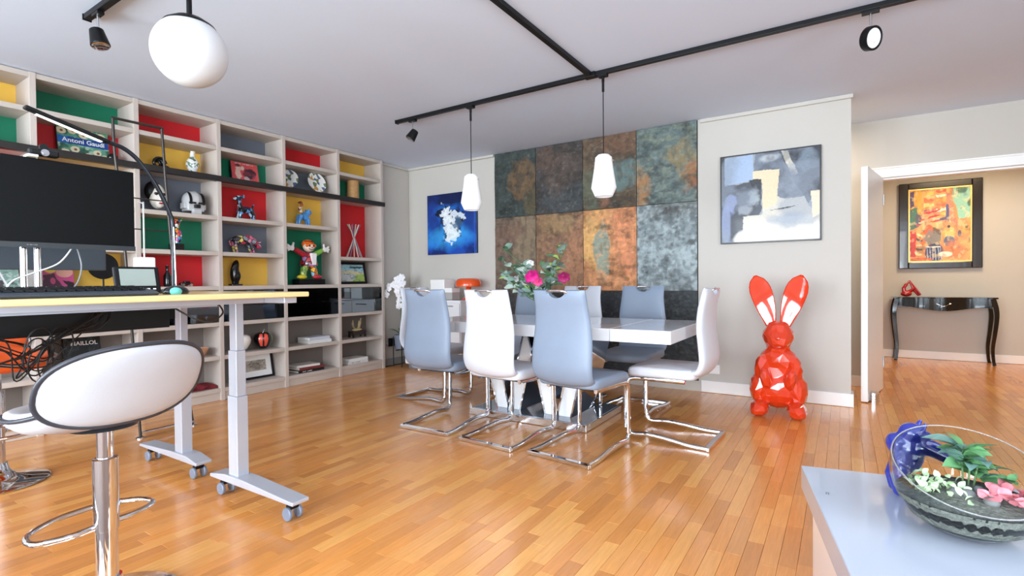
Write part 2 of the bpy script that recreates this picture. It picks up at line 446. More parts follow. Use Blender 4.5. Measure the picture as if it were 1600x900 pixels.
for dep, x, y, t in rest:
    w = PW / 2 - GAP / 2; l = PL_ / 2 - GAP / 2
    mb.add([(x - w, y - l, -.007), (x + w, y - l, -.007), (x + w, y + l, -.007), (x - w, y + l, -.007), (x - w, y - l, 0), (x + w, y - l, 0), (x + w, y + l, 0), (x - w, y + l, 0)],
           [(0, 1, 5, 4), (1, 2, 6, 5), (2, 3, 7, 6), (3, 0, 4, 7), (4, 5, 6, 7)], C3(*TONES[t]))
o = mb.build('parquet_field', parq, floor); o['kind'] = 'stuff'

struct(MB().box(FX0, FX1 + .12, FY0 - .12, FY1 + .1, H, H + .12).build('ceiling', ceil_m))
YB = 4.94
wall_back = struct(MB().box(-4.76, .055, YB, 5.09, 0, H).build('wall_back', wall_m))
struct(MB().box(-5.20, -5.06, FY0, 4.40, 0, H).box(-5.20, -4.765, 4.402, 5.1, 0, H).build('wall_left', wall_m))
DY = 5.92
struct(MB().box(-1.5, .262, DY, DY + .1, 0, H).box(-1.6, -1.5, 5.09, DY + .1, 0, H).box(.262, 1.72, DY, DY + .1, 1.965, H).box(1.72, 2.40, DY, DY + .1, 0, H).build('wall_door', wall_m))  # leftmost boxes enclose an unseen passage, added to hold the fill lamp
struct(MB().box(-.6, 2.5, 8.32, 8.44, 0, H).build('wall_hall', wall_m))
struct(MB().box(-.72, -.6, 6.02, 8.44, 0, H).build('wall_hall_left', wall_m))
WR = MB().box(2.40, 2.52, FY0, -.80, 0, H).box(2.40, 2.52, 1.50, 8.44, 0, H).box(2.40, 2.52, -.80, 1.50, 0, .22).box(2.40, 2.52, -.80, 1.50, 2.34, H)
struct(WR.build('wall_right', wall_m))
mb = MB().box(-5.2, FX1, FY0 - .12, FY0, 0, .22).box(-5.2, FX1, FY0 - .12, FY0, 2.34, H)
xs = [-5.2] + [e for w in WINDOWS for e in w] + [FX1]
for i in range(0, len(xs), 2): mb.box(xs[i], xs[i + 1], FY0 - .12, FY0, .22, 2.34)
struct(mb.build('wall_window', wall_m))
def window(name, x0, x1, side=False):
    f = MB()
    def bx(a0, a1, z0, z1, d0, d1):
        if side: f.box(2.42 + d0, 2.42 + d1, a0, a1, z0, z1)
        else: f.box(a0, a1, FY0 - .03 - d1, FY0 - .03 - d0, z0, z1)
    mid = (x0 + x1) / 2
    for a0, a1 in ((x0, x0 + .06), (x1 - .06, x1), (mid - .05, mid + .05)): bx(a0, a1, .22, 2.34, 0, .04)
    for z0, z1 in ((.22, .29), (2.27, 2.34)): bx(x0, x1, z0, z1, 0, .04)
    return struct(f.build(name, trim_m))
for i, (x0, x1) in enumerate(WINDOWS): window('window_%d' % (i + 1), x0, x1)
window('window_4', -.80, 1.50, True)
# skirting, cornice, door casing
struct(MB().box(-1.10, .072, YB - .018, YB - .001, 0.002, .108).box(.056, .072, YB - .018, 5.089, .002, .108).build('baseboard_back', trim_m, bevel=.003))
struct(MB().box(-4.745, -3.40, YB - .016, YB - .001, 0.002, .085).build('baseboard_corner', M('shaded_skirting', (150, 147, 143), .5)))  # corner skirting coloured grey, its shadow put into the paint
struct(MB().box(-4.764, -4.748, 4.47, YB - .002, .002, .085).build('baseboard_left', M('shaded_skirting')))
struct(MB().box(-.59, 2.38, 8.302, 8.319, .002, .10).build('baseboard_hall', trim_m, bevel=.003))
struct(MB().box(-1.49, .20, DY - .018, DY - .001, .002, .10).build('baseboard_door', trim_m))
struct(MB().box(-1.105, .07, YB - .022, YB - .001, H - .035, H - .001).build('trim_1', wall_m, bevel=.005))
struct(MB().box(-4.74, -3.40, YB - .03, YB - .001, H - .03, H - .001).box(-4.764, -4.735, 4.47, YB - .002, H - .03, H - .001).build('trim_2', wall_m, bevel=.005))
struct(MB().box(.20, 1.79, DY - .03, DY - .001, 1.965, 2.045).box(.20, .262, DY - .03, DY - .001, .002, 1.965).box(.18, 1.8, DY - .036, DY - .001, 2.045, 2.06)
       .box(.263, 1.719, DY + .001, DY + .099, 1.945, 1.964).build('trim_3', trim_m, bevel=.004))
# the open door leaf, hinged at the left jamb and swung into the room
ang = math.atan2(-.715, -.140)
door = struct(thing('door_1', 'white door leaf standing open by the orange rabbit wall', None, (.290, 5.885, .008), ang - PI))
MB().box(-.735, 0, -.024, .024, 0, 1.95).build('leaf', trim_m, door, bevel=.003)
lp = MB().box(-.7375, -.7345, -.014, .014, .85, 1.05).build('latch_plate', steel, door); MB().box(-.7395, -.737, -.006, .006, .93, .96).build('latch_bolt', chrome, lp)
for z in (.2, 1.7): MB().lathe([(.008, z), (.008, z + .1)], 10, (0, -.028, 0)).build('hinge', steel, door, smooth=40)
# wall socket by the rabbit
so = thing('wall_socket', 'white double wall socket low on wall beside white chair', 'socket', (-.985, YB - .001, .175))
MB().box(-.045, .045, -.009, 0, 0, .082).build('plate', trim_m, so, bevel=.003)
MB().lathe([(.0, .0), (.028, .0), (.028, .002), (.022, .002), (.020, -.003), (0, -.003)], 20, (0, -.0095, .041), Matrix.Rotation(PI / 2, 3, 'X')).build('outlet', trim_m, so, smooth=30)

# ------------------------------------------------------------------ slate slabs on the back wall
slate_m = VC('slate_stone', .62, .35, bump=.6, bscale=45, var=.34, vscale=30)
MB().box(-3.392, -1.126, YB - .004, YB - .0006, .098, 2.503).build('slate_backing', M('dark_mortar', (40, 37, 35), .9), wall_back)
sx = [-3.390, -2.842, -2.276, -1.702, -1.128]
def slate(ix, z0, z1, base, ops, seed):
    w = sx[ix + 1] - sx[ix] - .005; h = z1 - z0 - .005
    base = tuple(int(c * .93) for c in base); cv = Canvas(76, 98, base, seed, h / w)
    cv.noise(tuple(int(c * .62) for c in base), 3.2, .42, .66, .75); cv.noise(tuple(min(255, int(c * 1.25)) for c in base), 7, .52, .75, .6)
    for op in ops:
        if op[0] == 'blob' and len(op) < 9: cv.blob(*(list(op[1:6]) + [op[6] if len(op) > 6 else .9, .55, 1.0, 3.2]))
        else: getattr(cv, op[0])(*op[1:])
    cv.noise(tuple(int(c * .72) for c in base), 9, .5, .62, .45, 1.6, .8); cv.noise(tuple(min(255, int(c * 1.3)) for c in base), 15, .56, .7, .35, 1, 1.8)
    cv.noise((44, 42, 40), 6, .60, .74, .5, 1, 1.6); cv.noise((190, 188, 172), 13, .64, .80, .10, 1, 1.4)
    rel = (fbm(cv.u * 5, cv.v * 6, seed + 50, 6) - .5) * .012 + np.floor(fbm(cv.u * 2.2 + cv.v, cv.v * 2.5, seed + 70, 4) * 9) * .0011
    cv.slab('slate_slab', w, h, .0, slate_m, wall_back, relief=.014 + rel + (fbm(cv.u * 16, cv.v * 20, seed + 90, 3) - .5) * .004, side=(45, 43, 40), loc=(0, YB - .0005, 0), x0=sx[ix] + .0025, z0=z0 + .0025)
Z1, Z2, Z3, Z4 = 2.502, 1.762, .93, .10
slate(0, Z2, Z1, (66, 75, 72), [('blob', .68, .55, .34, .30, (112, 86, 58), .85, .3, .5), ('blob', .9, .2, .2, .2, (96, 84, 56), .7)], 3)
slate(1, Z2, Z1, (74, 68, 66), [('blob', .5, .15, .5, .2, (70, 78, 80), .7), ('blob', .25, .85, .2, .2, (98, 76, 62), .6), ('blob', .6, .5, .3, .3, (88, 72, 62), .6)], 5)
slate(2, Z2, Z1, (104, 88, 70), [('blob', .75, .45, .30, .22, (98, 120, 118), .9, .25, .4), ('blob', .55, .9, .5, .13, (112, 82, 64), .8), ('blob', .42, .2, .10, .2, (132, 88, 66), .8), ('blob', .15, .2, .2, .3, (92, 98, 80), .8), ('blob', .8, .16, .18, .12, (84, 70, 50), .8)], 8)
slate(3, Z2, Z1, (104, 118, 116), [('blob', .80, .55, .28, .22, (140, 122, 82), .75, .4, .6), ('blob', .92, .28, .16, .16, (150, 98, 60), .85), ('blob', .06, .2, .18, .24, (164, 116, 70), .85), ('noise', (132, 140, 120), 9, .5, .7, .6, 1, 2)], 12)
slate(0, Z3, Z2, (116, 98, 84), [('blob', .8, .6, .35, .4, (140, 122, 96), .7), ('blob', .3, .75, .4, .2, (120, 92, 76), .7)], 21)
slate(1, Z3, Z2, (146, 112, 84), [('blob', .45, .85, .4, .15, (150, 122, 86), .8), ('blob', .3, .55, .35, .25, (126, 92, 72), .7), ('blob', .85, .3, .3, .4, (176, 124, 92), .7)], 24)
slate(2, Z3, Z2, (206, 142, 96), [('blob', .25, .65, .22, .4, (216, 170, 104), .8), ('blob', .8, .6, .22, .45, (220, 140, 98), .7), ('blob', .36, .52, .15, .28, (136, 146, 130), .95, .16, .4, 7), ('blob', .38, .30, .12, .18, (150, 156, 136), .9, .2, .4), ('blob', .5, .08, .6, .12, (226, 160, 112), .7)], 28)
slate(3, Z3, Z2, (146, 158, 160), [('blob', .5, .93, .6, .10, (104, 104, 98), .7), ('noise', (170, 182, 184), 6, .45, .65, .7), ('blob', .25, .62, .07, .05, (70, 68, 66), .8), ('blob', .9, .55, .05, .03, (70, 68, 66), .8), ('noise', (92, 100, 102), 14, .58, .68, .6)], 33)
for i, b in enumerate([(84, 76, 70), (80, 74, 70), (64, 68, 74), (72, 78, 80)]):
    slate(i, Z4, Z3, b, [('blob', .5, .6, .6, .35, (46, 50, 54), .6, .6)], 40 + i * 4)

# ------------------------------------------------------------------ bookcase
XF, XB = -4.66, -4.96
UP = [.577, 1.213, 1.825, 2.459, 3.092, 3.746, 4.379]
TH = .036
bc = thing('bookcase', 'floor to ceiling taupe bookcase with coloured back panels and mirrored drawers', 'bookcase', (XF, 2.5, 0))
for y in UP:
    MB().box(XB, XF, y - TH / 2, y + TH / 2, 0, H - .004).build('upright', taupe_v, bc, world=True, bevel=.002)
S1, RL, S3, S4, DT, DB, S6, PLT = 2.262, 1.996, 1.642, 1.326, 1.020, .697, .398, .108
RED, YEL, GRN, GRY = [M(n_, c_, .55, var=.04, scale=3) for n_, c_ in (('red_panel', (204, 28, 36)), ('yellow_panel', (240, 192, 80)), ('green_panel', (6, 116, 84)), ('slate_grey_panel', (106, 112, 124)))]
MARO = M('maroon_panel', (120, 24, 34), .55)
rows = {0: [(YEL, S1, H - .004), (GRN, RL, S1), (RED, S3, RL), (GRY, S4, S3), (MARO, DT, S4)],
        1: [(GRN, S1, H - .004), (RED, RL, S1), (YEL, S3, RL), (RED, S4, S3), (YEL, DT, S4)],
        2: [(RED, S1, H - .004), (YEL, RL, S1), (GRY, S3, RL), (GRN, S4, S3), (RED, DT, S4)],
        3: [(GRY, S1, H - .004), (GRN, RL, S1), (RED, S3, RL), (GRY, S4, S3), (YEL, DT, S4)],
        4: [(RED, S1, H - .004), (GRY, RL, S1), (YEL, S3, RL), (GRN, DT, S3)],
        5: [(YEL, S1, H - .004), (GRN, RL, S1), (RED, S4, RL), (taupe_b, DT, S4)]}
mirror = M('smoked_mirror_glass', (120, 126, 130), .035, 1., var=.01)
mirror_k = M('dark_reflection_mirror', (40, 42, 48), .04, 1., var=.01)  # darker copy of the drawer mirror, a dark reflection put into its colour
for ci in range(6):
    a, b = UP[ci] + TH / 2, UP[ci + 1] - TH / 2
    def board(z, th=TH, front=XF - .004):
        return MB().box(XB, front, a, b, z - th, z).build('shelf_board', taupe_m, bc, world=True, bevel=.002)
    board(H - .006); levels = sorted({r[1] for r in rows[ci]})
    for z in levels:
        if abs(z - RL) > .01: board(z)
    board(RL - .001, .034, XF - .03)
    for z in (DB, S6, PLT): board(z)
    MB().box(XF - .03, XF - .012, a, b, .002, PLT - TH).build('plinth', taupe_m, bc, world=True)
    for mat_, z0, z1 in rows[ci]:
        MB().box(XB + .002, XB + .012, a, b, z0, z1 - TH).build('back_panel', mat_, bc, world=True)
    for z0, z1 in ((DB, DT), (S6, DB), (PLT, S6)):
        MB().box(XB + .002, XB + .010, a, b, z0, z1 - TH).build('back_panel', taupe_b, bc, world=True)
    zm = (DB + DT - TH) / 2
    for z0, z1 in ((DB + .003, zm - .002), (zm + .002, DT - TH - .003)):
        dr = MB().box(XF - .024, XF - .006, a + .003, b - .003, z0, z1).build('drawer', mirror if ci != 4 else mirror_k, bc, world=True, bevel=.001)
        MB().box(XF - .26, XF - .025, a + .012, b - .012, z0 + .01, z1 - .015).build('drawer_box', black_mat, dr, world=True)
MB().box(XF - .03, XF + .022, UP[0] - .02, UP[-1] + .03, RL - .048, RL + .001).build('ledge', black_rail, bc, world=True, bevel=.002, label='black oak ledge running through the bookcase')
# ------------------------------------------------------------------ dining table
dt = thing('dining_table', 'long white gloss extending dining table on mirrored plinth', 'table', (-1.94, 3.42, 0))
TX0, TX1, TY0, TY1, TZ = -2.80, -.835, 2.985, 3.85, .742
for a, b in ((TX0, -2.43), (-2.427, -1.213), (-1.21, TX1)):
    MB().box(a, b, TY0, TY1, TZ - .078, TZ).build('top_panel', white_gloss, dt, world=True, bevel=.003)
MB().box(-2.46, -1.47, 3.20, 3.86, .002, .052).build('plinth', chrome, dt, world=True, bevel=.002)
MB().box(-2.445, -1.485, 3.215, 3.845, .052, .055).build('plinth_glass', M('grey_plinth_glass', (150, 158, 172), .05, .6), dt, world=True)
for cx, s in ((-2.18, 1), (-1.75, -1)):
    for lean in (-1, 1):
        x0, x1 = cx + lean * .05, cx + lean * .20
        def pp(a, b, h): return (a, h, b)
        mb = MB().prism([(x0 - .055, .055), (x0 + .055, .055), (x1 + .055, TZ - .08), (x1 - .055, TZ - .08)], 3.33, 3.72, pp)
        lg = mb.build('leg', white_gloss, dt, world=True, bevel=.002)
        for e in (-1, 1):
            MB().prism([(x0 + e * .055 - .006, .056), (x0 + e * .055 + .006, .056), (x1 + e * .055 + .006, TZ - .081), (x1 + e * .055 - .006, TZ - .081)], 3.322, 3.728, pp).build('edge_trim', chrome, lg, world=True)
MB().box(-2.5, -1.42, 3.3, 3.75, TZ - .115, TZ - .079).build('under_frame', steel, dt, world=True)

# ------------------------------------------------------------------ cantilever chairs
def chair_shell(mat):
    prof = catmull([(0, -.165, .440), (0, -.222, .462), (0, -.250, .53), (0, -.243, .63), (0, -.230, .74), (0, -.236, .86), (0, -.262, .985)], 6)
    n = len(prof); nu = 29; r = .062
    def hw(t): return .190 + .022 * math.sin(PI * min(1, t * 1.15)) - .012 * t
    T = .048
    vs = []; NV = n
    def side(sgn):
        out = []
        for j in range(NV):
            t = j / (NV - 1); p = prof[j]; q = prof[min(j + 1, NV - 1)] - prof[max(j - 1, 0)]; nr = Vector((0, q.z, -q.y)).normalized()   # towards the front
            for i in range(nu):
                u = i / (nu - 1) * 2 - 1; x = u * hw(t)
                edge = max(0, 1 - abs(u) ** 6) ** .5
                end = min(1., (1 - t) * 12 + .25) ** .5 * min(1, t * 10 + .5)
                wrap = .018 * u * u * (1 - .6 * t)
                P = p + Vector((x, 0, 0)) + nr * (sgn * T / 2 * (.25 + .75 * edge) * end + wrap)
                if abs(x) < r and t > .85:                       # hand-hole scooped out of the top edge
                    cut = .985 - .045 * math.sqrt(max(0, 1 - (x / r) ** 2)) if abs(x) < r else .985
                    if P.z > cut: P.z = cut
                out.append(P)
        return out
    mb = MB(); a = side(1); b = side(-1); mb.add(a + b, [])
    N = nu * NV; F = []
    for j in range(NV - 1):
        for i in range(nu - 1):
            k = j * nu + i; F.append((k, k + 1, k + nu + 1, k + nu)); F.append((N + k + 1, N + k, N + k + nu, N + k + nu + 1))
    for j in range(NV - 1):
        for i in (0, nu - 1):
            k = j * nu + i; F.append((k, k + nu, N + k + nu, N + k))
    for i in range(nu - 1):
        for j in (0, NV - 1):
            k = j * nu + i; F.append((k, k + 1, N + k + 1, N + k))
    mb.f = F
    return mb
def make_chair(mat, label, group):
    t = thing('dining_chair', label, 'chair', (0, 0, 0), 0, group)
    chair_shell(mat).build('backrest', mat, t, smooth=50)
    def seat(u, v):
        w = 2 * PI * u; cx, sx_ = math.cos(w), math.sin(w)
        x = .212 * math.copysign(abs(cx) ** .28, cx); y = .225 * math.copysign(abs(sx_) ** .28, sx_) + .022
        k = [.0, .86, .97, 1., 1., .97, .90, 0.][int(round(v * 7))]; z = [.412, .412, .418, .430, .458, .472, .478, .481][int(round(v * 7))]
        return (x * k, y * k + .022 * (1 - k), z - .012 * max(0, (y * k - .12) / .12) ** 2)
    MB().grid(seat, 44, 8, True).build('seat', mat, t, smooth=60)
    hb = catmull([(-.064, -.262, .955), (-.066, -.272, .972), (-.05, -.285, .981), (0, -.288, .983), (.05, -.285, .981), (.066, -.272, .972), (.064, -.262, .955)], 5)
    MB().tube(hb, .0075, 10).build('handle', chrome, t, smooth=60)
    for s in (-1, 1):
        pts = catmull([(s * .168, -.13, .402), (s * .172, .10, .402), (s * .178, .205, .398), (s * .180, .240, .372), (s * .180, .248, .30), (s * .182, .248, .12), (s * .184, .240, .055), (s * .186, .205, .030), (s * .188, .10, .038), (s * .192, -.02, .030), (s * .200, -.16, .014), (s * .205, -.272, .0125)], 6)
        MB().tube(pts, .0125, 12, flat=(.0125, .0185), up=(0, .25, 1)).build('leg', chrome, t, smooth=60)
    MB().box(-.215, .215, -.288, -.256, .001, .024).build('rear_bar', chrome, t, bevel=.003)
    MB().box(-.17, .17, -.12, -.09, .396, .411).box(-.17, .17, .12, .15, .396, .411).build('seat_bracket', black_mat, t)
    return t
G = 'cantilever chairs round the dining table'
cg = make_chair(grey_leather, 'blue grey leatherette chair nearest the bookcase on the near table side', G)
cw = make_chair(white_leather, 'white leatherette chair between two grey chairs on near table side', G)
cg.location = (-2.455, 2.935, 0); cg.rotation_euler.z = math.radians(1)
cw.location = (-1.885, 2.905, 0); cw.rotation_euler.z = math.radians(-5)
def put(src, label, x, y, deg):
    c = copy_tree(src); c['label'] = label; c.location = (x, y, 0); c.rotation_euler.z = math.radians(deg); return c
put(cg, 'blue grey leatherette chair in the foreground nearest the camera', -1.350, 2.895, -7)
put(cw, 'white leatherette chair at the table end beside the orange rabbit', -.955, 3.445, 88)
put(cw, 'white leatherette chair at the far table end beside the orchid', -3.065, 3.50, -90)
put(cg, 'blue grey leatherette chair across the table, in front of pale slate', -1.425, 4.02, 180)
put(cw, 'white leatherette chair across the table, right of the flowers', -1.985, 4.02, 180)
put(cg, 'blue grey leatherette chair across the table, behind the flowers', -2.49, 4.02, 180)

# ------------------------------------------------------------------ ceiling tracks and lamps
rail = thing('light_track', 'black ceiling light track with a branch, over the dining table', 'light track', (-1.5, 3.39, H - .03))
MB().box(-3.40, 1.2, 3.373, 3.407, H - .030, H - .001).build('rail', black_mat, rail, world=True, bevel=.003)
MB().box(-1.518, -1.484, .4, 3.372, H - .030, H - .001).build('branch_rail', black_mat, rail, world=True, bevel=.003)
MB().box(-1.545, -1.457, 3.362, 3.418, H - .034, H - .0015).build('junction', black_mat, rail, world=True, bevel=.003)
MB().box(-3.408, -3.40, 3.37, 3.41, H - .033, H - .001).build('end_cap', black_mat, rail, world=True)
rail2 = thing('light_track', 'black ceiling light track at top left corner', 'light track', (-2.6, 1.127, H - .03))
MB().box(-3.44, -1.6, 1.110, 1.144, H - .030, H - .001).build('rail', black_mat, rail2, world=True, bevel=.003)
MB().box(-3.448, -3.44, 1.107, 1.147, H - .033, H - .001).build('end_cap', black_mat, rail2, world=True)
def pendant(x, label):
    t = thing('pendant_lamp', label, 'lamp', (x, 3.39, 1.625), 0, 'small opal pendants over the table')
    MB().box(-.032, .032, -.02, .02, .832, .852).lathe([(.010, .795), (.010, .835)], 12).build('track_adapter', black_mat, t, smooth=40)
    MB().lathe([(.009, .73), (.009, .79), (.004, .795)], 12).build('cord_grip', black_mat, t, smooth=40)
    MB().tube([(0, 0, .28), (0, 0, .735)], .0035, 8).build('cord', black_mat, t, smooth=60)
    MB().lathe([(.0, .292), (.040, .290), (.058, .272), (.066, .20), (.084, .085), (.088, .06), (.062, .002), (.058, .0), (.052, .006), (.078, .06), (.074, .085), (.055, .2), (.0, .27)], 32).build('shade', opal, t, smooth=38)
    for s in (-1, 1): MB().lathe([(.004, 0), (.004, .014)], 8, (s * .06, 0, .245), Matrix.Rotation(s * PI / 2, 3, 'Y')).build('screw', chrome, t)
    return t
pendant(-2.566, 'small white glass pendant lamp hanging before the blue painting')
pendant(-1.408, 'small white glass pendant lamp hanging before the slate wall')
def spot(x, y, label, aim, kind):
    t = thing('track_spotlight', label, 'spotlight', (x, y, H - .125), 0, 'track spotlights')
    MB().box(-.04, .04, -.016, .016, .078, .094).build('track_adapter', black_mat, t, bevel=.002)
    MB().lathe([(.006, .0), (.006, .08)], 10).build('stem', chrome, t, smooth=60)
    R = Vector(aim).to_track_quat('Z', 'Y').to_matrix()
    if kind == 'cone':
        MB().lathe([(.0, -.045), (.026, -.045), (.032, -.04), (.044, .04), (.044, .045), (.038, .045), (.034, .02), (0, .02)], 24, (0, 0, -.035), R).build('housing', black_mat, t, smooth=40)
        MB().lathe([(.0, .0), (.038, .0), (.041, .012), (.036, .014), (.0, .006)], 20, (Vector((0, 0, -.035)) + R @ Vector((0, 0, .038))), R).build('lens', chrome, t, smooth=40)
    else:
        MB().lathe([(.0, -.02), (.058, -.02), (.062, -.015), (.062, .02), (.056, .022), (.054, .016), (0, .014)], 28, (0, 0, -.055), R).build('housing', black_mat, t, smooth=40)
        MB().lathe([(.0, .0), (.05, .0), (.05, .004), (.024, .004), (.02, .012), (.0, .012)], 24, (Vector((0, 0, -.055)) + R @ Vector((0, 0, .014))), R).build('lens', card_white, t, smooth=40)
    return t
spot(-3.21, 3.39, 'small black cone spotlight at the bookcase end of dining track', (-.35, -.35, -.8), 'cone')
spot(.125, 3.39, 'flat round black spotlight on the track toward the hall door', (.75, -.55, -.25), 'disc')
spot(-3.30, 1.127, 'black cone spotlight on the top left track', (.25, .1, -.9), 'cone')
gl = thing('globe_pendant', 'large opal white globe pendant lamp hanging top left', 'lamp', (-2.40, 1.15, 1.905))
MB().ell((0, 0, .15), (.148, .148, .148), 40, 24).build('globe', opal_g, gl, smooth=80)
MB().lathe([(0, .306), (.018, .306), (.06, .292), (.098, .267), (.104, .258), (.094, .262), (.0, .290)], 32).build('canopy_cap', black_mat, gl, smooth=50)
MB().lathe([(.011, .30), (.011, .385), (.007, .39), (.003, .39)], 14).build('cord_grip', black_mat, gl, smooth=40)
MB().tube([(0, 0, .385), (0, 0, H - 1.905 - .02)], .004, 8).build('cord', black_mat, gl, smooth=60)
MB().lathe([(.05, H - 1.905 - .03), (.05, H - 1.905 - .001)], 20).build('ceiling_rose', black_mat, gl, smooth=30)

# ------------------------------------------------------------------ standing desks
bamboo = M('bamboo_top', (232, 200, 140), .35, var=.16, scale=14, stretch=(6, 1.2, 20), coat=.2)
def foot(parent, xa, xb, xc, y, ztop=.955):
    f = MB(); w = .042
    def pr(a, b, h): return (a, y + h, b)
    f.prism([(xa, .082), (xb, .082), (xb, .098), (xc + .10, .118), (xc - .06, .118), (xa, .098)], -w, w, pr)
    f.build('foot', grey_metal, parent, world=True, bevel=.004)
    c = MB().box(xc - .040, xc + .040, y - .028, y + .028, .116, .50); c.build('column', grey_metal, parent, world=True, bevel=.003)
    MB().box(xc - .035, xc + .035, y - .0235, y + .0235, .50, .72).build('column_sleeve', grey_metal, parent, world=True, bevel=.003)
    MB().box(xc - .030, xc + .030, y - .019, y + .019, .72, ztop - .025).build('column_inner', grey_metal, parent, world=True, bevel=.003)
    MB().box(xa + .02, xb - .05, y - .03, y + .03, ztop - .027, ztop).build('side_bracket', grey_metal, parent, world=True, bevel=.003)
    for cx in (xa + .075, xb - .06):
        cs = MB().box(cx - .016, cx + .016, y - .022, y + .022, .050, .082).build('caster', black_mat, parent, world=True, bevel=.003)
        for s in (-1, 1):
            MB().lathe([(0, -.008), (.026, -.008), (.030, -.004), (.030, .004), (.026, .008), (.020, .006), (0, .007)], 20, (cx, y + s * .026, .0305), Matrix.Rotation(-PI / 2, 3, 'X')).build('wheel', M('grey_caster_wheel', (116, 126, 144), .4), cs, world=True, smooth=40)
def desk(name, label, x0, x1, legs_y, y1, xa, xb, xc, ztop=.983):
    d = thing(name, label, 'desk', ((x0 + x1) / 2, (legs_y[0] + legs_y[1]) / 2, 0))
    MB().box(x0, x1, legs_y[0] - .06, y1, ztop, ztop + .021).build('desktop', bamboo, d, world=True, bevel=.004)
    for ly in legs_y: foot(d, xa, xb, xc, ly, ztop - .001)
    for xx in (x0 + .22, x1 - .22):
        MB().box(xx - .02, xx + .02, legs_y[0] + .031, legs_y[1] - .031, ztop - .028, ztop - .001).build('cross_beam', grey_metal, d, world=True, bevel=.002)
    return d
d1 = desk('standing_desk', 'raised bamboo standing desk with keyboard, nearest white stool', -2.735, -1.985, (.02, 1.372), 1.43, -2.66, -1.985, -2.47)
MB().box(-2.30, -2.27, .10, 1.18, .945, .981).build('front_stiffener', grey_metal, d1, world=True)
MB().box(-2.74, -2.70, .30, 1.18, .838, .955).build('cable_tray', black_mat, d1, world=True, bevel=.003)
d2 = desk('standing_desk', 'second standing desk placed back to back behind the first', -3.53, -2.775, (.02, 1.402), 1.43, -3.52, -2.86, -3.075)
MB().box(-2.83, -2.80, .25, 1.25, .87, .975).build('cable_tray', black_mat, d2, world=True, bevel=.003)

# monitor, webcam, second monitor
scr = M('dark_screen', (15, 16, 17), .42, spec=.12, var=.05)
mo = thing('monitor', 'wide black monitor with thin bezel on the near desk', 'monitor', (-2.58, .655, 1.004))
MB().box(-.012, .018, -.28, .335, .185, .520).build('panel', scr, mo, bevel=.003)
MB().box(.018, .0215, -.28, .335, .182, .202).build('chin', M('monitor_chin', (44, 48, 52), .4), mo)
strokes((7,), .006, M('logo_grey', (170, 172, 174), .4), mo, Matrix.Translation((.0222, -.0, .192)) @ Matrix.Rotation(PI / 2, 4, 'Z'), 'logo', 2)
MB().box(-.045, -.012, -.10, .15, .24, .44).build('rear_housing', black_mat, mo, bevel=.006)
MB().lathe([(.011, .006), (.011, .26)], 16, (-.035, -.012, 0)).lathe([(.011, .006), (.011, .26)], 16, (-.035, .028, 0)).build('stand_post', chrome, mo, smooth=40)
MB().box(-.12, .05, -.11, .13, .001, .008).build('stand_foot', steel, mo, bevel=.003)
wc = thing('webcam', 'small black webcam clipped on top of the near monitor', 'webcam', (-2.565, .694, 1.525))
MB().box(-.012, .020, -.045, .045, .008, .034).build('body', black_mat, wc, bevel=.008)
MB().lathe([(.0, .004), (.008, .004), (.008, .001), (.013, .001), (.013, -.01), (0, -.01)], 20, (.021, 0, .021), Matrix.Rotation(PI / 2, 3, 'Y')).build('lens', chrome, wc, smooth=40)
MB().lathe([(.013, -.006), (.013, .006)], 16, (.004, 0, .044), Matrix.Rotation(PI / 2, 3, 'Y')).build('shutter_cap', black_mat, wc, smooth=40)
MB().box(-.03, .026, -.05, -.02, .0, .009).build('clip', card_white, wc, bevel=.002)
m2 = thing('monitor', 'dark grey monitor back on the far desk behind the first', 'monitor', (-3.10, .80, 1.004))
MB().box(-.01, .02, -.33, .265, .110, .45).build('panel', M('monitor_back_grey', (58, 66, 76), .45), m2, bevel=.004)
MB().box(-.04, -.01, -.1, .10, .16, .34).build('rear_housing', black_mat, m2, bevel=.006)
MB().box(-.035, -.012, -.03, .03, .006, .18).build('stand_post', steel, m2, bevel=.002)
MB().box(-.12, .05, -.10, .10, .001, .008).build('stand_foot', steel, m2, bevel=.003)
# keyboard with mouse
kb = thing('keyboard', 'dark grey keyboard lying near the desk front edge', 'keyboard', (-2.13, .62, 1.004))
def kpr(a, b, h): return (a, h, b)
MB().prism([(-.075, .001), (.075, .001), (.082, .010), (.055, .018), (-.07, .030), (-.077, .022)], -.22, .245, kpr).build('case', M('keyboard_case', (62, 68, 76), .4), kb, bevel=.004)
mb = MB()
for r in range(5):
    for k in range(17):
        x = .042 - r * .023; z = .0205 + r * .0026
        mb.box(x - .008, x + .008, -.205 + k * .025, -.205 + k * .025 + .019, z, z + .005)
o = mb.build('keys', black_mat, kb); o['kind'] = 'stuff'
ms = thing('mouse', 'dark computer mouse with turquoise side beside the weather display', 'mouse', (-2.20, .985, 1.004), .4)
MB().ell((0, 0, .008), (.034, .055, .026), 24, 12).build('shell', black_gloss, ms, smooth=60)
MB().ell((.02, -.022, .010), (.018, .026, .017), 16, 10).build('side_grip', M('turquoise_rubber', (120, 214, 206), .4), ms, smooth=60)
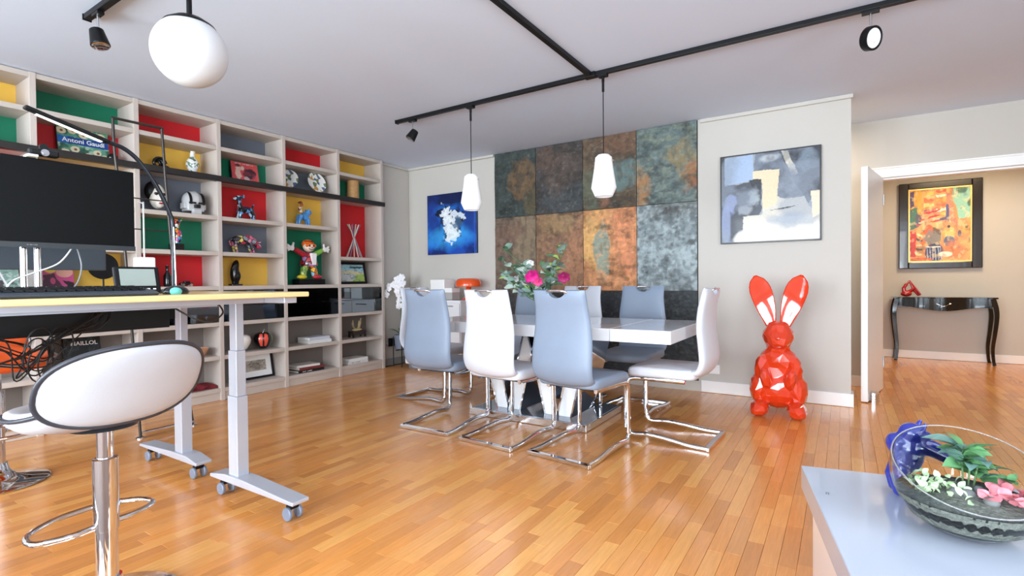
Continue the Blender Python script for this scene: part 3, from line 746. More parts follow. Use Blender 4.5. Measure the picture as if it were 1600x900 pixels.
# weather display
ws = thing('weather_display', 'black weather station display with pale LCD on the desk', 'display', (-2.33, .905, 1.005), PI / 2)
tl = Matrix.Rotation(math.radians(-14), 3, 'X')
MB().obox((0, .0, .056), (.078, .008, .053), tl).build('case', black_mat, ws, bevel=.006)
MB().obox(Vector((0, 0, .056)) + tl @ Vector((0, -.0085, .008)), (.060, .0012, .034), tl).build('lcd_screen', M('lcd_grey_green', (150, 160, 153), .35), ws)
for k in range(6): MB().obox(Vector((0, 0, .056)) + tl @ Vector((-.052 + k * .021, -.0085, -.039)), (.005, .0014, .0025), tl).build('button', card_white, ws)
MB().box(-.03, .03, .01, .05, .0, .02).build('stand', black_mat, ws)
# white cube with antenna rod
wb = thing('router_cube', 'small white cube device behind the weather display', 'device', (-2.62, 1.047, 1.005))
MB().box(-.035, .035, -.031, .031, 0, .158).build('case', card_white, wb, bevel=.006)
an = MB().tube([(0, .0, .157), (0, .0, .405)], .0035, 8).build('antenna', card_white, wb, smooth=60)
MB().tube([(0, .0, .398), (0, -.02, .403)], .003, 8).build('antenna_tip', card_white, wb)
# desk lamp
lm = thing('desk_lamp', 'black curved arm LED desk lamp with bright bar head', 'lamp', (-2.45, 1.09, .990))
MB().lathe([(0, .0145), (.055, .0145), (.058, .020), (.050, .030), (.02, .036), (0, .036)], 28).build('base', black_mat, lm, smooth=40)
arm = catmull([(0, 0, .015), (0, -.001, .16), (0, 0, .31), (0, -.012, .36), (0, -.045, .44), (0, -.085, .51), (0, -.13, .57), (0, -.18, .606), (0, -.245, .622)], 6)
MB().tube(arm, .0085, 12).build('arm', M('lamp_arm_black', (30, 33, 40), .2, .3), lm, smooth=60)
MB().tube([(0.012, .004, .02), (.012, -.002, .30)], .003, 8).build('cable', chrome, lm, smooth=60)
a_, b_ = Vector((0, -.235, .620)), Vector((0, -.468, .687)); dv = (b_ - a_); ln = dv.length; RR = dv.to_track_quat('Y', 'Z').to_matrix()
hd = MB().obox((a_ + b_) / 2, (.017, ln / 2 + .01, .007), RR).build('head', black_mat, lm, bevel=.006)
MB().obox(a_ * .53 + b_ * .47 + RR @ Vector((.006, 0, -.0072)), (.011, ln * .42, .0012), RR).obox(a_ * .53 + b_ * .47 + RR @ Vector((.0173, 0, -.001)), (.0008, ln * .40, .005), RR).build('led_strip', M('led_diffuser', (255, 253, 246), .3, emit=1.2), hd)
# clothes valet between the desk and the bookcase
vl = thing('valet_stand', 'slim dark metal clothes valet frame standing behind the desks', 'valet stand', (-4.03, 1.72, 0))
L0 = catmull([(.03, -.165, .012), (.012, -.20, .8), (-.02, -.235, 1.6), (-.02, -.262, 1.93), (-.02, -.268, 2.14)], 5)
R0 = catmull([(-.005, .185, .012), (-.005, .12, .6), (-.01, .07, 1.25), (-.02, .042, 1.75), (-.02, .032, 1.95), (-.02, .022, 2.14)], 5)
MB().tube(L0, .009, 10).build('upright', darkmetal, vl, smooth=60); MB().tube(R0, .009, 10).build('upright', darkmetal, vl, smooth=60)
MB().tube([(-.02, -.275, 2.143), (-.02, .030, 2.143)], .009, 10).build('top_bar', darkmetal, vl, smooth=60)
for z, y0, y1 in ((1.63, -.232, .047), (1.42, -.228, .06)): MB().tube([(-.02, y0, z), (-.02, y1, z)], .004, 8).build('cross_rod', darkmetal, vl, smooth=60)
for x, y in ((.03, -.165), (-.005, .185)): MB().lathe([(.0, .0), (.028, .0), (.028, .005), (.012, .014), (0, .014)], 20, (x, y, .001)).build('foot_disc', chrome, vl, smooth=40)
MB().box(.02, .045, -.16, .18, .03, .045).build('lower_bar', chrome, vl, bevel=.003)

# ------------------------------------------------------------------ bar stools
def stool(label, loc, rz, hide, piping, sz=1.):
    t = thing('bar_stool', label, 'stool', loc, rz)
    MB().lathe([(0, .001), (.205, .001), (.208, .006), (.200, .012), (.13, .022), (.07, .042), (.045, .075), (.038, .11), (0, .11)], 48).build('base', chrome, t, smooth=50)
    MB().lathe([(.0305, .10), (.0305, .262), (.034, .264), (.034, .49), (.030, .492), (0, .492)], 28).build('column', chrome, t, smooth=40)
    MB().lathe([(.022, .49), (.022, .585), (.05, .59), (.09, .592)], 24).build('gas_lift', chrome, t, smooth=40)
    fr = catmull([(-.030, .01, .275), (-.10, .01, .275), (-.165, .05, .275), (-.150, .13, .275), (-.07, .185, .275), (0, .195, .275), (.07, .185, .275), (.150, .13, .275), (.165, .05, .275), (.10, .01, .275), (.030, .01, .275)], 6)
    MB().tube(fr, .0095, 10).build('footrest', chrome, t, smooth=60)
    lv = MB().tube(catmull([(.03, .02, .585), (.14, .05, .582), (.175, .06, .572)], 4), .005, 8).build('height_lever', chrome, t, smooth=60)
    def seat(u, v):
        w = 2 * PI * u; ks = [0, .55, .86, .97, 1.0, .985, .93, .75, .4, 0]; zs = [.592, .594, .602, .618, .638, .654, .662, .658, .652, .650]
        i = int(round(v * 9)); k = ks[i]; x = .225 * k * math.cos(w); y = (.205 * k * math.sin(w)) + .03
        lip = .085 * max(0, (-(y - .03) / .205)) ** 2 + .02 * (x / .225) ** 2
        return (x, y, zs[i] + lip * k)
    MB().grid(seat, 40, 10, True).build('seat', hide, t, smooth=60)
    pip = [(.232 * math.cos(2 * PI * k / 48), .210 * math.sin(2 * PI * k / 48) + .03, .640 + .085 * max(0, -math.sin(2 * PI * k / 48)) ** 2 + .02 * math.cos(2 * PI * k / 48) ** 2) for k in range(48)]
    MB().tube(pip, .0065, 8, closed=True).build('seat_piping', piping, t, smooth=60)
    def bp(a, b, off):                         # curved back, a across -1..1, b up -1..1
        x = .226 * a; z = .745 + .122 * b - .05 * a * a * (b < 0) * 0
        y = -.195 + 1.15 * x * x - .055 * b
        n_ = Vector((2.1 * x, -1, -.3)).normalized()
        return Vector((x, y, z)) - n_ * off
    rg = [.0, .35, .6, .8, .92, 1.0]
    for sgn, nm in ((1, 'backrest'), (-1, 'backrest_rear')):
        def fn(u, v):
            w = 2 * PI * u; k = rg[int(round(v * 5))]; a = k * math.copysign(abs(math.cos(w)) ** .82, math.cos(w)); b = k * math.copysign(abs(math.sin(w)) ** .82, math.sin(w))
            return bp(a, b, sgn * .024 * math.sqrt(max(0, 1 - k ** 3)))
        MB().grid(fn, 48, 6, True).build(nm, hide, t, smooth=70)
    pip = []
    for k in range(56):
        w = 2 * PI * k / 56
        pip.append(bp(math.copysign(abs(math.cos(w)) ** .82, math.cos(w)), math.copysign(abs(math.sin(w)) ** .82, math.sin(w)), 0))
    MB().tube(pip, .0075, 8, closed=True).build('back_piping', piping, t, smooth=60)
    return t
pip_d = M('charcoal_piping', (58, 58, 64), .35)
stool('white leatherette bar stool with charcoal piping in the foreground', (-1.985, .672, 0), math.radians(96), M('stool_white_leatherette', (194, 195, 200), .45, var=.03, bump=.05, bscale=160), pip_d)
stool('orange leatherette bar stool half hidden behind the desk cables', (-3.74, .80, 0), math.radians(-75), M('orange_leatherette', (232, 96, 40), .35, var=.05), M('grey_piping', (150, 150, 152), .3, .5))
# ------------------------------------------------------------------ orange rabbit
orange = M('orange_resin', (216, 58, 22), .07, coat=1., var=.02)
rb = thing('rabbit_sculpture', 'glossy orange faceted rabbit sculpture sitting against the wall', 'sculpture', (-.42, 4.44, 0), math.radians(4))
q = MB()
def rx(deg): return Matrix.Rotation(math.radians(deg), 3, 'X')
def ry(deg): return Matrix.Rotation(math.radians(deg), 3, 'Y')
q.ell((0, .03, .20), (.165, .15, .165)); q.ell((0, .02, .33), (.145, .12, .15)); q.ell((0, -.01, .42), (.135, .105, .10))
for s in (-1, 1):
    q.ell((s * .13, -.01, .19), (.075, .12, .125), R=rx(-12)); q.ell((s * .125, -.125, .058), (.068, .11, .062)); q.ell((s * .14, -.14, .045), (.055, .09, .045))
    q.ell((s * .115, -.06, .36), (.05, .055, .105), R=ry(s * -8)); q.ell((s * .085, -.115, .285), (.038, .045, .075), R=ry(s * 12))
q.ell((0, -.02, .50), (.085, .075, .06)); q.ell((0, -.03, .60), (.112, .105, .108)); q.ell((0, -.09, .575), (.085, .07, .065)); q.ell((0, -.04, .66), (.085, .08, .06))
q.ell((0, .15, .12), (.06, .05, .06))
me = fused(q, 'body', .012, 4, .045); me.materials.append(orange); link('body', me, rb)
for s in (-1, 1):
    def earf(u, v):
        w = 2 * PI * u; L_ = v; wd = .080 * float(np.interp(L_, [0, .12, .3, .5, .7, .85, .94, 1], [.42, .55, .78, .95, 1.0, .84, .55, .12]))
        k = int(u * 10 + .5) % 10
        cx = s * (.045 + .115 * L_ ** 1.1); z = .665 + .40 * L_ ; y = -.01 + .02 * math.sin(PI * L_)
        a = math.cos(w) * wd; b = math.sin(w) * wd * .45
        if math.sin(w) < -.35: b = b * .1 + .012                          # hollowed front of the ear
        return (cx + a * math.cos(.28) , y + b, z - s * a * .28)
    MB().grid(earf, 16, 12, True).build('ear', orange, rb, smooth=35)
MB().ell((0, -.157, .592), (.016, .010, .012), 8, 6).build('nose', orange, rb)

# ------------------------------------------------------------------ paintings
def canvas_thing(name, label, x0, x1, z0, z1, y, cv, t=.03, mat=None, side=(30, 34, 44)):
    tt = thing(name, label, 'painting', ((x0 + x1) / 2, y, z0))
    cv.slab('canvas', x1 - x0, z1 - z0, t - .002, mat or VC('oil_paint', .4, .4, coat=.15, bump=.15, bscale=60, var=.12, vscale=60), tt, side=side, y0=-t)
    return tt
cv = Canvas(150, 150, (26, 78, 176), 100)
cv.noise((36, 120, 214), 3, .40, .62, .9); cv.noise((14, 34, 104), 3.4, .50, .66, .9)
cv.blob(.5, 1.0, .7, .22, (12, 20, 62), .95, .5); cv.blob(.12, .62, .12, .3, (30, 66, 150), .6, .6); cv.blob(.45, .28, .42, .18, (58, 166, 238), .8, .7)
cv.blob(.85, .6, .14, .22, (20, 30, 96), .7, .7); cv.blob(.5, .62, .26, .12, (16, 20, 34), .95, .2, .9, 9, -.35); cv.blob(.5, .5, .2, .26, (24, 28, 44), .85, .2, .9, 9)
cv.noise((26, 60, 140), 5, .55, .7, .5); cv.blob(.42, .60, .09, .17, (236, 244, 248), .9, .15, 1.2, 14, .5); cv.blob(.62, .64, .14, .05, (220, 232, 242), .9, .15, 1.0, 14, -.4)
cv.blob(.50, .38, .15, .12, (214, 240, 250), .95, .2, 1.3, 12); cv.blob(.62, .46, .10, .10, (70, 100, 130), .8, .2, 1.2, 12); cv.blob(.47, .42, .10, .2, (242, 250, 252), .8, .12, 1.4, 18, .2)
cv.mix((cv.u > .955) * (cv.u < .965), (90, 110, 160))
canvas_thing('blue_painting', 'square blue abstract painting with white burst left of slate', -4.415, -3.645, 1.375, 2.12, 4.938, cv)
cv = Canvas(170, 170, (150, 156, 162), 200)
cv.blob(.75, .85, .3, .3, (34, 36, 48), .98, .3, .3); cv.poly([(.36, 1), (.62, 1), (.8, .6), (.9, .4), (.6, .42), (.36, .72)], (112, 122, 136), 1, .06)
cv.blob(.52, .93, .12, .05, (186, 192, 196), .8, .4, .8); cv.poly([(.6, 1), (.7, 1), (.95, .55), (.88, .40), (.75, .62)], (44, 46, 58), .9, .1); cv.poly([(.84, 1), (1, 1), (1, .52), (.9, .55)], (40, 42, 54), 1, .05)
cv.blob(.87, .86, .085, .12, (110, 128, 142), .8, .5, .7, 10); cv.poly([(.62, .99), (.69, .99), (.78, .73), (.72, .71)], (214, 208, 190), 1, .05); cv.blob(.7, .66, .1, .12, (120, 126, 136), .7, .5)
cv.poly([(0, .68), (.4, .68), (.44, .5), (.44, .3), (.2, 0), (0, 0)], (62, 66, 76), 1, .1); cv.noise((40, 44, 54), 6, .48, .62, .5)
cv.poly([(.05, .97), (.345, .985), (.345, .70), (.05, .66)], (158, 178, 206), 1); cv.poly([(0, 0), (0, 1), (.045, 1), (.045, .66), (.015, 0)], (52, 58, 62), 1, .02)
cv.blob(.11, .45, .055, .12, (140, 152, 196), .85, .4, .6, 10); cv.blob(.06, .2, .045, .3, (138, 150, 182), .85, .4, .4); cv.blob(.36, .48, .07, .09, (168, 178, 182), .8, .4, .9, 10); cv.blob(.26, .37, .06, .05, (160, 164, 168), .7, .5, .9, 10)
cv.poly([(.35, .80), (.61, .79), (.58, .50), (.66, .46), (.84, .47), (.92, .33), (1, .28), (1, 0), (.24, 0), (.24, .3), (.44, .3), (.44, .68), (.35, .70)], (206, 200, 186), 1, .04)
cv.poly([(.352, .798), (.61, .79), (.58, .42), (.44, .36), (.44, .66), (.352, .70)], (226, 204, 168), .95, .02); cv.poly([(.30, .70), (.43, .70), (.43, .58), (.34, .60)], (30, 32, 40), 1, .03)
cv.noise((134, 144, 158), 4, .46, .62, .6); cv.blob(.45, .12, .2, .09, (232, 222, 202), .9, .6, .7); cv.blob(.85, .1, .2, .08, (226, 226, 222), .9, .6, .7); cv.blob(.32, .05, .12, .08, (236, 232, 222), .9, .4, .8); cv.blob(.65, .24, .2, .07, (140, 150, 164), .8, .6, .8)
cv.poly([(.9, .52), (1, .52), (1, .28), (.93, .24)], (222, 206, 180), 1, .03); cv.poly([(.50, .345), (.68, .36), (.78, .385), (.66, .375)], (38, 38, 44), 1, .015)
ins = (cv.u > .012) & (cv.u < .988) & (cv.v > .014) & (cv.v < .986); cv.mix(~ins * 1., (30, 30, 36))
canvas_thing('grey_painting', 'grey and cream abstract painting hanging above the orange rabbit', -.925, -.148, 1.352, 2.13, 4.938, cv)
hp = thing('framed_painting', 'colourful market painting in wide black frame with gold lip', 'painting', (1.01, 8.318, 1.145))
W2, HH, fw = .405, 1.085, .098
for a in ((-W2, -W2 + fw, 0, HH), (W2 - fw, W2, 0, HH), (-W2 + fw, W2 - fw, 0, fw * .82), (-W2 + fw, W2 - fw, HH - fw * .82, HH)):
    MB().box(a[0], a[1], -.045, -.001, a[2], a[3]).build('frame_rail', M('dark_frame_lacquer', (34, 28, 26), .25, coat=.3), hp, bevel=.008)
g0, gw = fw, .014; gz = fw * .82
for a in ((-W2 + g0, -W2 + g0 + gw, gz, HH - gz), (W2 - g0 - gw, W2 - g0, gz, HH - gz), (-W2 + g0 + gw, W2 - g0 - gw, gz, gz + gw), (-W2 + g0 + gw, W2 - g0 - gw, HH - gz - gw, HH - gz)):
    MB().box(a[0], a[1], -.036, -.002, a[2], a[3]).build('gold_lip', M('gilt', (226, 188, 116), .35, .6), hp)
cv = Canvas(150, 180, (220, 150, 92), 300)
cv.noise((236, 190, 110), 5, .45, .6, .6); cv.poly([(.72, 1), (1, 1), (1, .6), (.82, .58), (.74, .8)], (150, 206, 186), 1, .08); cv.blob(.9, .97, .12, .05, (60, 110, 90), .9, .3, 1.); cv.blob(.98, .78, .03, .05, (50, 100, 80), .8)
cv.poly([(0, 1), (.2, 1), (.22, .7), (0, .6)], (236, 170, 60), 1, .06); cv.poly([(0, .98), (.07, .98), (.07, .78), (0, .75)], (84, 66, 110), 1, .04); cv.poly([(0, .75), (.14, .74), (.16, .48), (0, .46)], (62, 130, 110), 1, .08); cv.poly([(.1, .66), (.2, .64), (.2, .5), (.1, .5)], (84, 100, 120), 1, .06)
for k in range(7): cv.poly([(.44, .99 - k * .065), (.62, .985 - k * .065), (.61, .95 - k * .065), (.45, .955 - k * .065)], [(232, 92, 62), (250, 240, 214), (244, 170, 70), (240, 120, 84), (252, 244, 224), (236, 190, 90), (90, 90, 130)][k], 1, .05)
for k in range(4): cv.poly([(.24, .95 - k * .08), (.4, .97 - k * .08), (.4, .92 - k * .08), (.25, .9 - k * .08)], [(250, 200, 90), (230, 120, 70), (250, 214, 130), (110, 100, 120)][k], 1, .06)
cv.poly([(.62, .95), (.7, .9), (.8, .5), (.7, .5), (.62, .75)], (240, 140, 110), 1, .08); cv.poly([(.62, .8), (.66, .78), (.66, .55), (.6, .55)], (84, 90, 140), 1, .05)
for k in range(6): cv.poly([(.12 + .02 * k, .52 + .035 * k), (.5, .58 + .035 * k), (.52, .555 + .035 * k), (.14 + .02 * k, .50 + .035 * k)], [(226, 66, 60), (250, 190, 160), (214, 50, 56), (244, 150, 120), (206, 52, 70), (236, 120, 90)][k], 1, .07)
cv.poly([(0, .42), (.12, .42), (.1, .06), (0, .06)], (206, 60, 50), 1, .05); cv.blob(.33, .40, .23, .15, (216, 176, 110), 1, .1, .1); cv.blob(.36, .37, .17, .10, (60, 60, 66), .8, .1, .5, 10); cv.blob(.33, .42, .075, .09, (236, 104, 52), 1, .1, .1); cv.blob(.22, .32, .06, .10, (244, 120, 50), 1, .1, .2)
for k in range(5): cv.poly([(.10, .38 - k * .06), (.2, .36 - k * .06), (.22, .33 - k * .06), (.12, .34 - k * .06)], [(240, 224, 170), (70, 80, 70)][k % 2], 1, .08)
cv.blob(.4, .30, .14, .11, (140, 134, 128), .9, .1, .9, 12); cv.blob(.42, .12, .16, .12, (52, 60, 96), 1, .1, .2)
for k in range(6): cv.poly([(.29 + .045 * k, .2), (.305 + .045 * k, .2), (.32 + .045 * k, .01), (.30 + .045 * k, .01)], (176, 180, 206), .9, .03)
cv.poly([(.27, .21), (.52, .20), (.52, .18), (.27, .19)], (236, 232, 224), 1, .02); cv.blob(.66, .38, .11, .085, (228, 190, 100), 1, .1, .3, 8); cv.blob(.67, .26, .08, .07, (96, 110, 140), 1, .15, .4); cv.blob(.655, .47, .025, .02, (30, 26, 26), 1, .2, .1); cv.blob(.93, .42, .05, .05, (216, 170, 90), 1, .2, .3); cv.blob(.94, .46, .03, .02, (30, 26, 26), 1); cv.blob(.83, .37, .03, .05, (96, 90, 100), 1)
cv.blob(.78, .15, .2, .13, (216, 130, 80), .9, .5, .5); cv.blob(.6, .09, .11, .035, (248, 236, 220), 1, .1, .2); cv.blob(.2, .02, .2, .03, (220, 110, 70), .9)
cv.noise((120, 60, 40), 14, .56, .66, .35); cv.noise((250, 226, 170), 17, .58, .68, .4); cv.noise((60, 84, 110), 11, .62, .72, .35)
cv.slab('canvas', 2 * (W2 - g0 - gw), HH - 2 * (gz + gw), .02, VC('oil_paint'), hp, y0=-.026, z0=gz + gw)

# ------------------------------------------------------------------ hall console with red figure
ct = thing('console_table', 'black lacquer console table with curved legs under hall painting', 'table', (1.015, 8.15, 0))
lac = M('black_lacquer', (12, 11, 12), .10, coat=.6, var=.2)
def front(x): return -.14 - .020 * math.cos(x / .5 * PI * 2.0) * (1 - abs(x) / .6)
N = 40; xs_ = [-.49 + .98 * i / N for i in range(N + 1)]
poly = [(x, front(x) - .012) for x in xs_] + [(.49, .145), (-.49, .145)]
MB().prism(poly, .775, .793, lambda a, b, h: (a, b, h)).build('top', lac, ct, bevel=.004)
def apz(x): return .655 - .028 * math.cos(x / .45 * PI) * (abs(x) < .45) + (.028 * .0)
v_ = []; f_ = []
for i, x in enumerate(xs_[1:-1]):
    y = front(x); v_ += [(x, y, apz(x)), (x, y, .775), (x, y + .018, .775), (x, y + .018, apz(x))]
for i in range(len(xs_) - 3):
    for k in range(4): f_.append((i * 4 + k, i * 4 + (k + 1) % 4, i * 4 + 4 + (k + 1) % 4, i * 4 + 4 + k))
MB().add(v_, f_).build('apron', lac, ct, smooth=40)
for s in (-1, 1): MB().box(s * .455 - .009, s * .455 + .009, -.12, .13, .66, .775).build('side_rail', lac, ct)
MB().box(-.45, .45, .118, .136, .66, .775).build('back_rail', lac, ct)
for s in (-1, 1):
    for yy, fs in ((-.125, 1), (.125, 0)):
        P = catmull([(s * .445, yy, .77), (s * .470, yy - .012 * fs, .66), (s * .475, yy - .015 * fs, .55), (s * .462, yy - .008 * fs, .38), (s * .445, yy, .2), (s * .452, yy - .005 * fs, .05), (s * .462, yy - .012 * fs, .002)], 5)
        rr = [.036 - .018 * (i / (len(P) - 1)) + .006 * max(0, i / (len(P) - 1) - .85) / .15 for i in range(len(P))]
        MB().tube(P, rr, 4, up=(1, 1, 0)).build('leg', lac, ct, bevel=.003)
MB().tube(catmull([(-.055, -.168, .725), (-.07, -.17, .715), (-.05, -.172, .705), (-.02, -.178, .690), (.0, -.18, .683), (.02, -.178, .690), (.05, -.172, .712), (.07, -.17, .716), (.055, -.168, .725)], 5), .003, 8).build('handle', chrome, ct, smooth=60)
red = M('red_resin', (168, 22, 30), .15, coat=.7)
rf = thing('red_figurine', 'small red abstract seated figure with raised leg on console', 'figurine', (.70, 8.14, .794), .1)
q = MB(); q.ell((-.03, 0, .035), (.06, .035, .034)); q.tube([(-.05, 0, .04), (-.055, 0, .11), (-.03, 0, .155)], [.024, .022, .014], 10); q.ell((-.035, 0, .145), (.02, .02, .024)); q.tube([(-.045, 0, .12), (-.02, 0, .16), (.0, 0, .20)], [.012, .010, .009], 8)
q.tube([(-.02, 0, .05), (.04, 0, .10), (.0, .0, .205)], [.022, .017, .009], 8); q.tube([(.0, .01, .05), (.045, .01, .085), (.095, .01, .008)], [.022, .017, .010], 8); q.tube([(.002, .0, .2), (.115, 0, .02)], [.009, .013], 8)
me = fused(q, 'figure', .006, 2, 1., 60); me.materials.append(red); link('figure', me, rf)
ds = thing('door_stop', 'ribbed chrome cylinder door stop on floor beside open door', 'door stop', (.215, 5.27, 0))
MB().lathe([(0, .001), (.042, .001), (.042, .02), (.039, .022), (.039, .026), (.042, .028), (.042, .045), (.039, .047), (.039, .051), (.042, .053), (.042, .074), (.036, .080), (0, .080)], 32).build('weight', chrome, ds, smooth=35)

# ------------------------------------------------------------------ coffee table, terrarium, blue figure
ct_rot = math.radians(11)
co = thing('coffee_table', 'white gloss coffee table at the lower right corner', 'table', (-.121, 2.016, 0), ct_rot)
MB().box(0, 1.3, -.95, 0, .322, .40).build('top', M('pale_blue_white_lacquer', (180, 187, 200), .12, coat=.3, var=.01), co, bevel=.003)
MB().box(.03, .10, -.92, -.03, .002, .3215).build('leg_panel', white_gloss, co, bevel=.003)
MB().box(1.20, 1.27, -.92, -.03, .002, .3215).build('leg_panel', white_gloss, co, bevel=.003)
text('II', .022, M('mark_grey', (104, 106, 122), .5), co, Matrix.Translation((.037, -.238, .4005)) @ Matrix.Rotation(-.2, 4, 'Z'), 'mark')
te = thing('glass_terrarium', 'slant cut round glass terrarium bowl on the coffee table', 'terrarium', (.262, 1.705, .401))
glass = bpy.data.materials.new('clear_glass'); glass.use_nodes = True
nt = glass.node_tree; b = nt.nodes['Principled BSDF']; b.inputs['Transmission Weight'].default_value = 1.; b.inputs['Roughness'].default_value = .0; b.inputs['IOR'].default_value = 1.12; b.inputs['Base Color'].default_value = (.93, .97, .96, 1); b.inputs['Specular IOR Level'].default_value = .9; b.inputs['Coat Weight'].default_value = .6; b.inputs['Coat Roughness'].default_value = .02
RB, CZ = .158, .152
nrm = Vector((.10, -.42, .90)).normalized(); cutd = .022       # plane of the slanted opening
def bowl_prof(R, off):
    # sphere cut by the slanted plane, parametrised around the plane's axis
    Rm = nrm.to_track_quat('Z', 'Y').to_matrix(); tmax = math.acos(min(1, cutd / R)); vs = []
    for j in range(19):
        t = PI - (PI - tmax) * j / 18
        for k in range(48):
            w = 2 * PI * k / 48; p = Rm @ Vector((R * math.sin(t) * math.cos(w), R * math.sin(t) * math.sin(w), R * math.cos(t)))
            p.z = max(p.z, -.142 + off); vs.append(p + Vector((0, 0, CZ - .008)))
    return vs
vo = bowl_prof(RB, 0); vi = bowl_prof(RB - .003, .003); n_ = 48; F = []
for j in range(18):
    for k in range(n_):
        k2 = (k + 1) % n_; F.append((j * n_ + k, j * n_ + k2, (j + 1) * n_ + k2, (j + 1) * n_ + k)); o_ = len(vo); F.append((o_ + j * n_ + k2, o_ + j * n_ + k, o_ + (j + 1) * n_ + k, o_ + (j + 1) * n_ + k2))
for k in range(n_): F.append((18 * n_ + k, 18 * n_ + (k + 1) % n_, len(vo) + 18 * n_ + (k + 1) % n_, len(vo) + 18 * n_ + k))
MB().add(vo + vi, F).build('bowl', glass, te, smooth=50)
Rm = nrm.to_track_quat('Z', 'Y').to_matrix(); rr = math.sqrt(RB ** 2 - cutd ** 2)
MB().tube([Rm @ Vector((rr * math.cos(2 * PI * k / 60), rr * math.sin(2 * PI * k / 60), cutd)) + Vector((0, 0, CZ - .008)) for k in range(60)], .0018, 8, closed=True).build('rim', M('glass_rim', (228, 228, 226), .05, trans=.75), te, smooth=60)
soil = MB().lathe([(0, .006), (.07, .008), (.115, .032), (.143, .075), (.148, .088), (.10, .098), (.04, .104), (0, .104)], 36).build('gravel_and_moss', M('terrarium_soil', (104, 108, 100), .9, var=.8, scale=130, bump=.9, bscale=80), te, smooth=50); soil['kind'] = 'stuff'
def leaf_mesh(name, l, w, mat, fold=.25, n=5):
    vs = []; F = []
    for i in range(n + 1):
        t = i / n; ww = w / 2 * math.sin(PI * (t ** .8)) + .0004; zz = .18 * l * math.sin(PI * t * .8)
        vs += [(-ww, t * l, zz + ww * fold), (0, t * l, zz), (ww, t * l, zz + ww * fold)]
    for i in range(n):
        for k in range(2): F.append((i * 3 + k, i * 3 + k + 1, i * 3 + k + 4, i * 3 + k + 3))
    me = MB().add(vs, F).mesh(name, 60); me.materials.append(mat); return me
def place_leaf(me, parent, p, d, roll=0., s=1., name='leaf'):
    o = link(name, me, parent); qd = Vector(d).to_track_quat('Y', 'Z'); o.rotation_mode = 'QUATERNION'
    from mathutils import Quaternion
    o.rotation_quaternion = qd @ Quaternion((0, 1, 0), roll); o.location = p; o.scale = (s, s, s); return o
rg_ = random.Random(5)
lg = leaf_mesh('leaf', .05, .028, M('leaf_mid_green', (92, 140, 92), .4, var=.25, scale=50)); lv = leaf_mesh('leaf', .022, .013, M('leaf_variegated', (190, 214, 172), .5, var=.25, scale=120)); lp_ = leaf_mesh('leaf', .034, .030, M('leaf_pink', (214, 128, 136), .5, var=.35, scale=90)); lb = leaf_mesh('leaf', .065, .03, M('leaf_blue_green', (104, 138, 128), .4, var=.2, scale=50))
for st in range(3):
    top = Vector((.0 + .02 * st, .06 + .012 * st, .20 - .02 * st)); MB().tube(catmull([(.01 * st, .045, .095), (.015 * st, .055, .15), top], 4), .0022, 6).build('stem', M('stem_green', (86, 116, 72), .6), te, smooth=60)
    for k in range(16):
        a = rg_.uniform(0, 2 * PI); e = rg_.uniform(-.2, .7); place_leaf(rg_.choice((lg, lg, lb)), te, top - Vector((0, 0, rg_.uniform(0, .05))), (math.cos(a), math.sin(a), e), rg_.uniform(-.6, .6), rg_.uniform(.95, 1.4))
for k in range(8):
    a = rg_.uniform(0, 2 * PI); place_leaf(lg, te, Vector((.085, .02, .13)), (math.cos(a), math.sin(a), rg_.uniform(0, .6)), 0, rg_.uniform(.6, .9))
for k in range(60):
    p = Vector((rg_.uniform(-.115, -.01), rg_.uniform(-.10, .03), .10 + rg_.uniform(0, .03))); a = rg_.uniform(0, 2 * PI); place_leaf(lv, te, p, (math.cos(a), math.sin(a), rg_.uniform(.2, 1)), rg_.uniform(-1, 1), rg_.uniform(.8, 1.2))
for k in range(30):
    p = Vector((rg_.uniform(.03, .12), rg_.uniform(-.08, .01), .10 + rg_.uniform(0, .02))); a = rg_.uniform(0, 2 * PI); place_leaf(lp_, te, p, (math.cos(a), math.sin(a), rg_.uniform(.3, 1)), rg_.uniform(-1, 1), rg_.uniform(.7, 1.1))
for k in range(5): MB().ell((rg_.uniform(-.03, .06), rg_.uniform(-.08, .03), .105), (rg_.uniform(.012, .022), rg_.uniform(.012, .02), .012), 10, 6).build('pebble', M('pebble_grey', (112, 114, 112), .7), te, smooth=60)
blue = M('blue_resin', (44, 52, 150), .18, coat=.6, var=.1)
bf = thing('blue_figurine', 'glossy blue animal figurine standing behind the glass terrarium', 'figurine', (.150, 1.90, .401), math.radians(10))
q = MB()
q.ell((.01, 0, .125), (.042, .036, .062)); q.ell((.02, -.003, .185), (.034, .032, .030)); q.ell((.048, -.005, .180), (.020, .02, .016)); q.tube([(.038, -.02, .20), (.050, -.02, .222)], [.010, .004], 8); q.tube([(.038, .02, .20), (.050, .02, .222)], [.010, .004], 8)
for s in (-1, 1): q.tube([(-.004, s * .02, .09), (-.022, s * .022, .05), (-.016, s * .022, .014)], [.026, .020, .016], 10); q.ell((-.006, s * .022, .012), (.026, .015, .012))
q.tube([(.03, -.02, .15), (.07, -.025, .135), (.115, -.03, .115)], [.018, .014, .012], 10); q.tube([(.03, .02, .15), (.075, .02, .15), (.12, .015, .128)], [.018, .014, .012], 10); q.ell((-.022, 0, .15), (.022, .032, .030))
me = fused(q, 'body', .005, 2, .3, 35); me.materials.append(blue); link('body', me, bf)
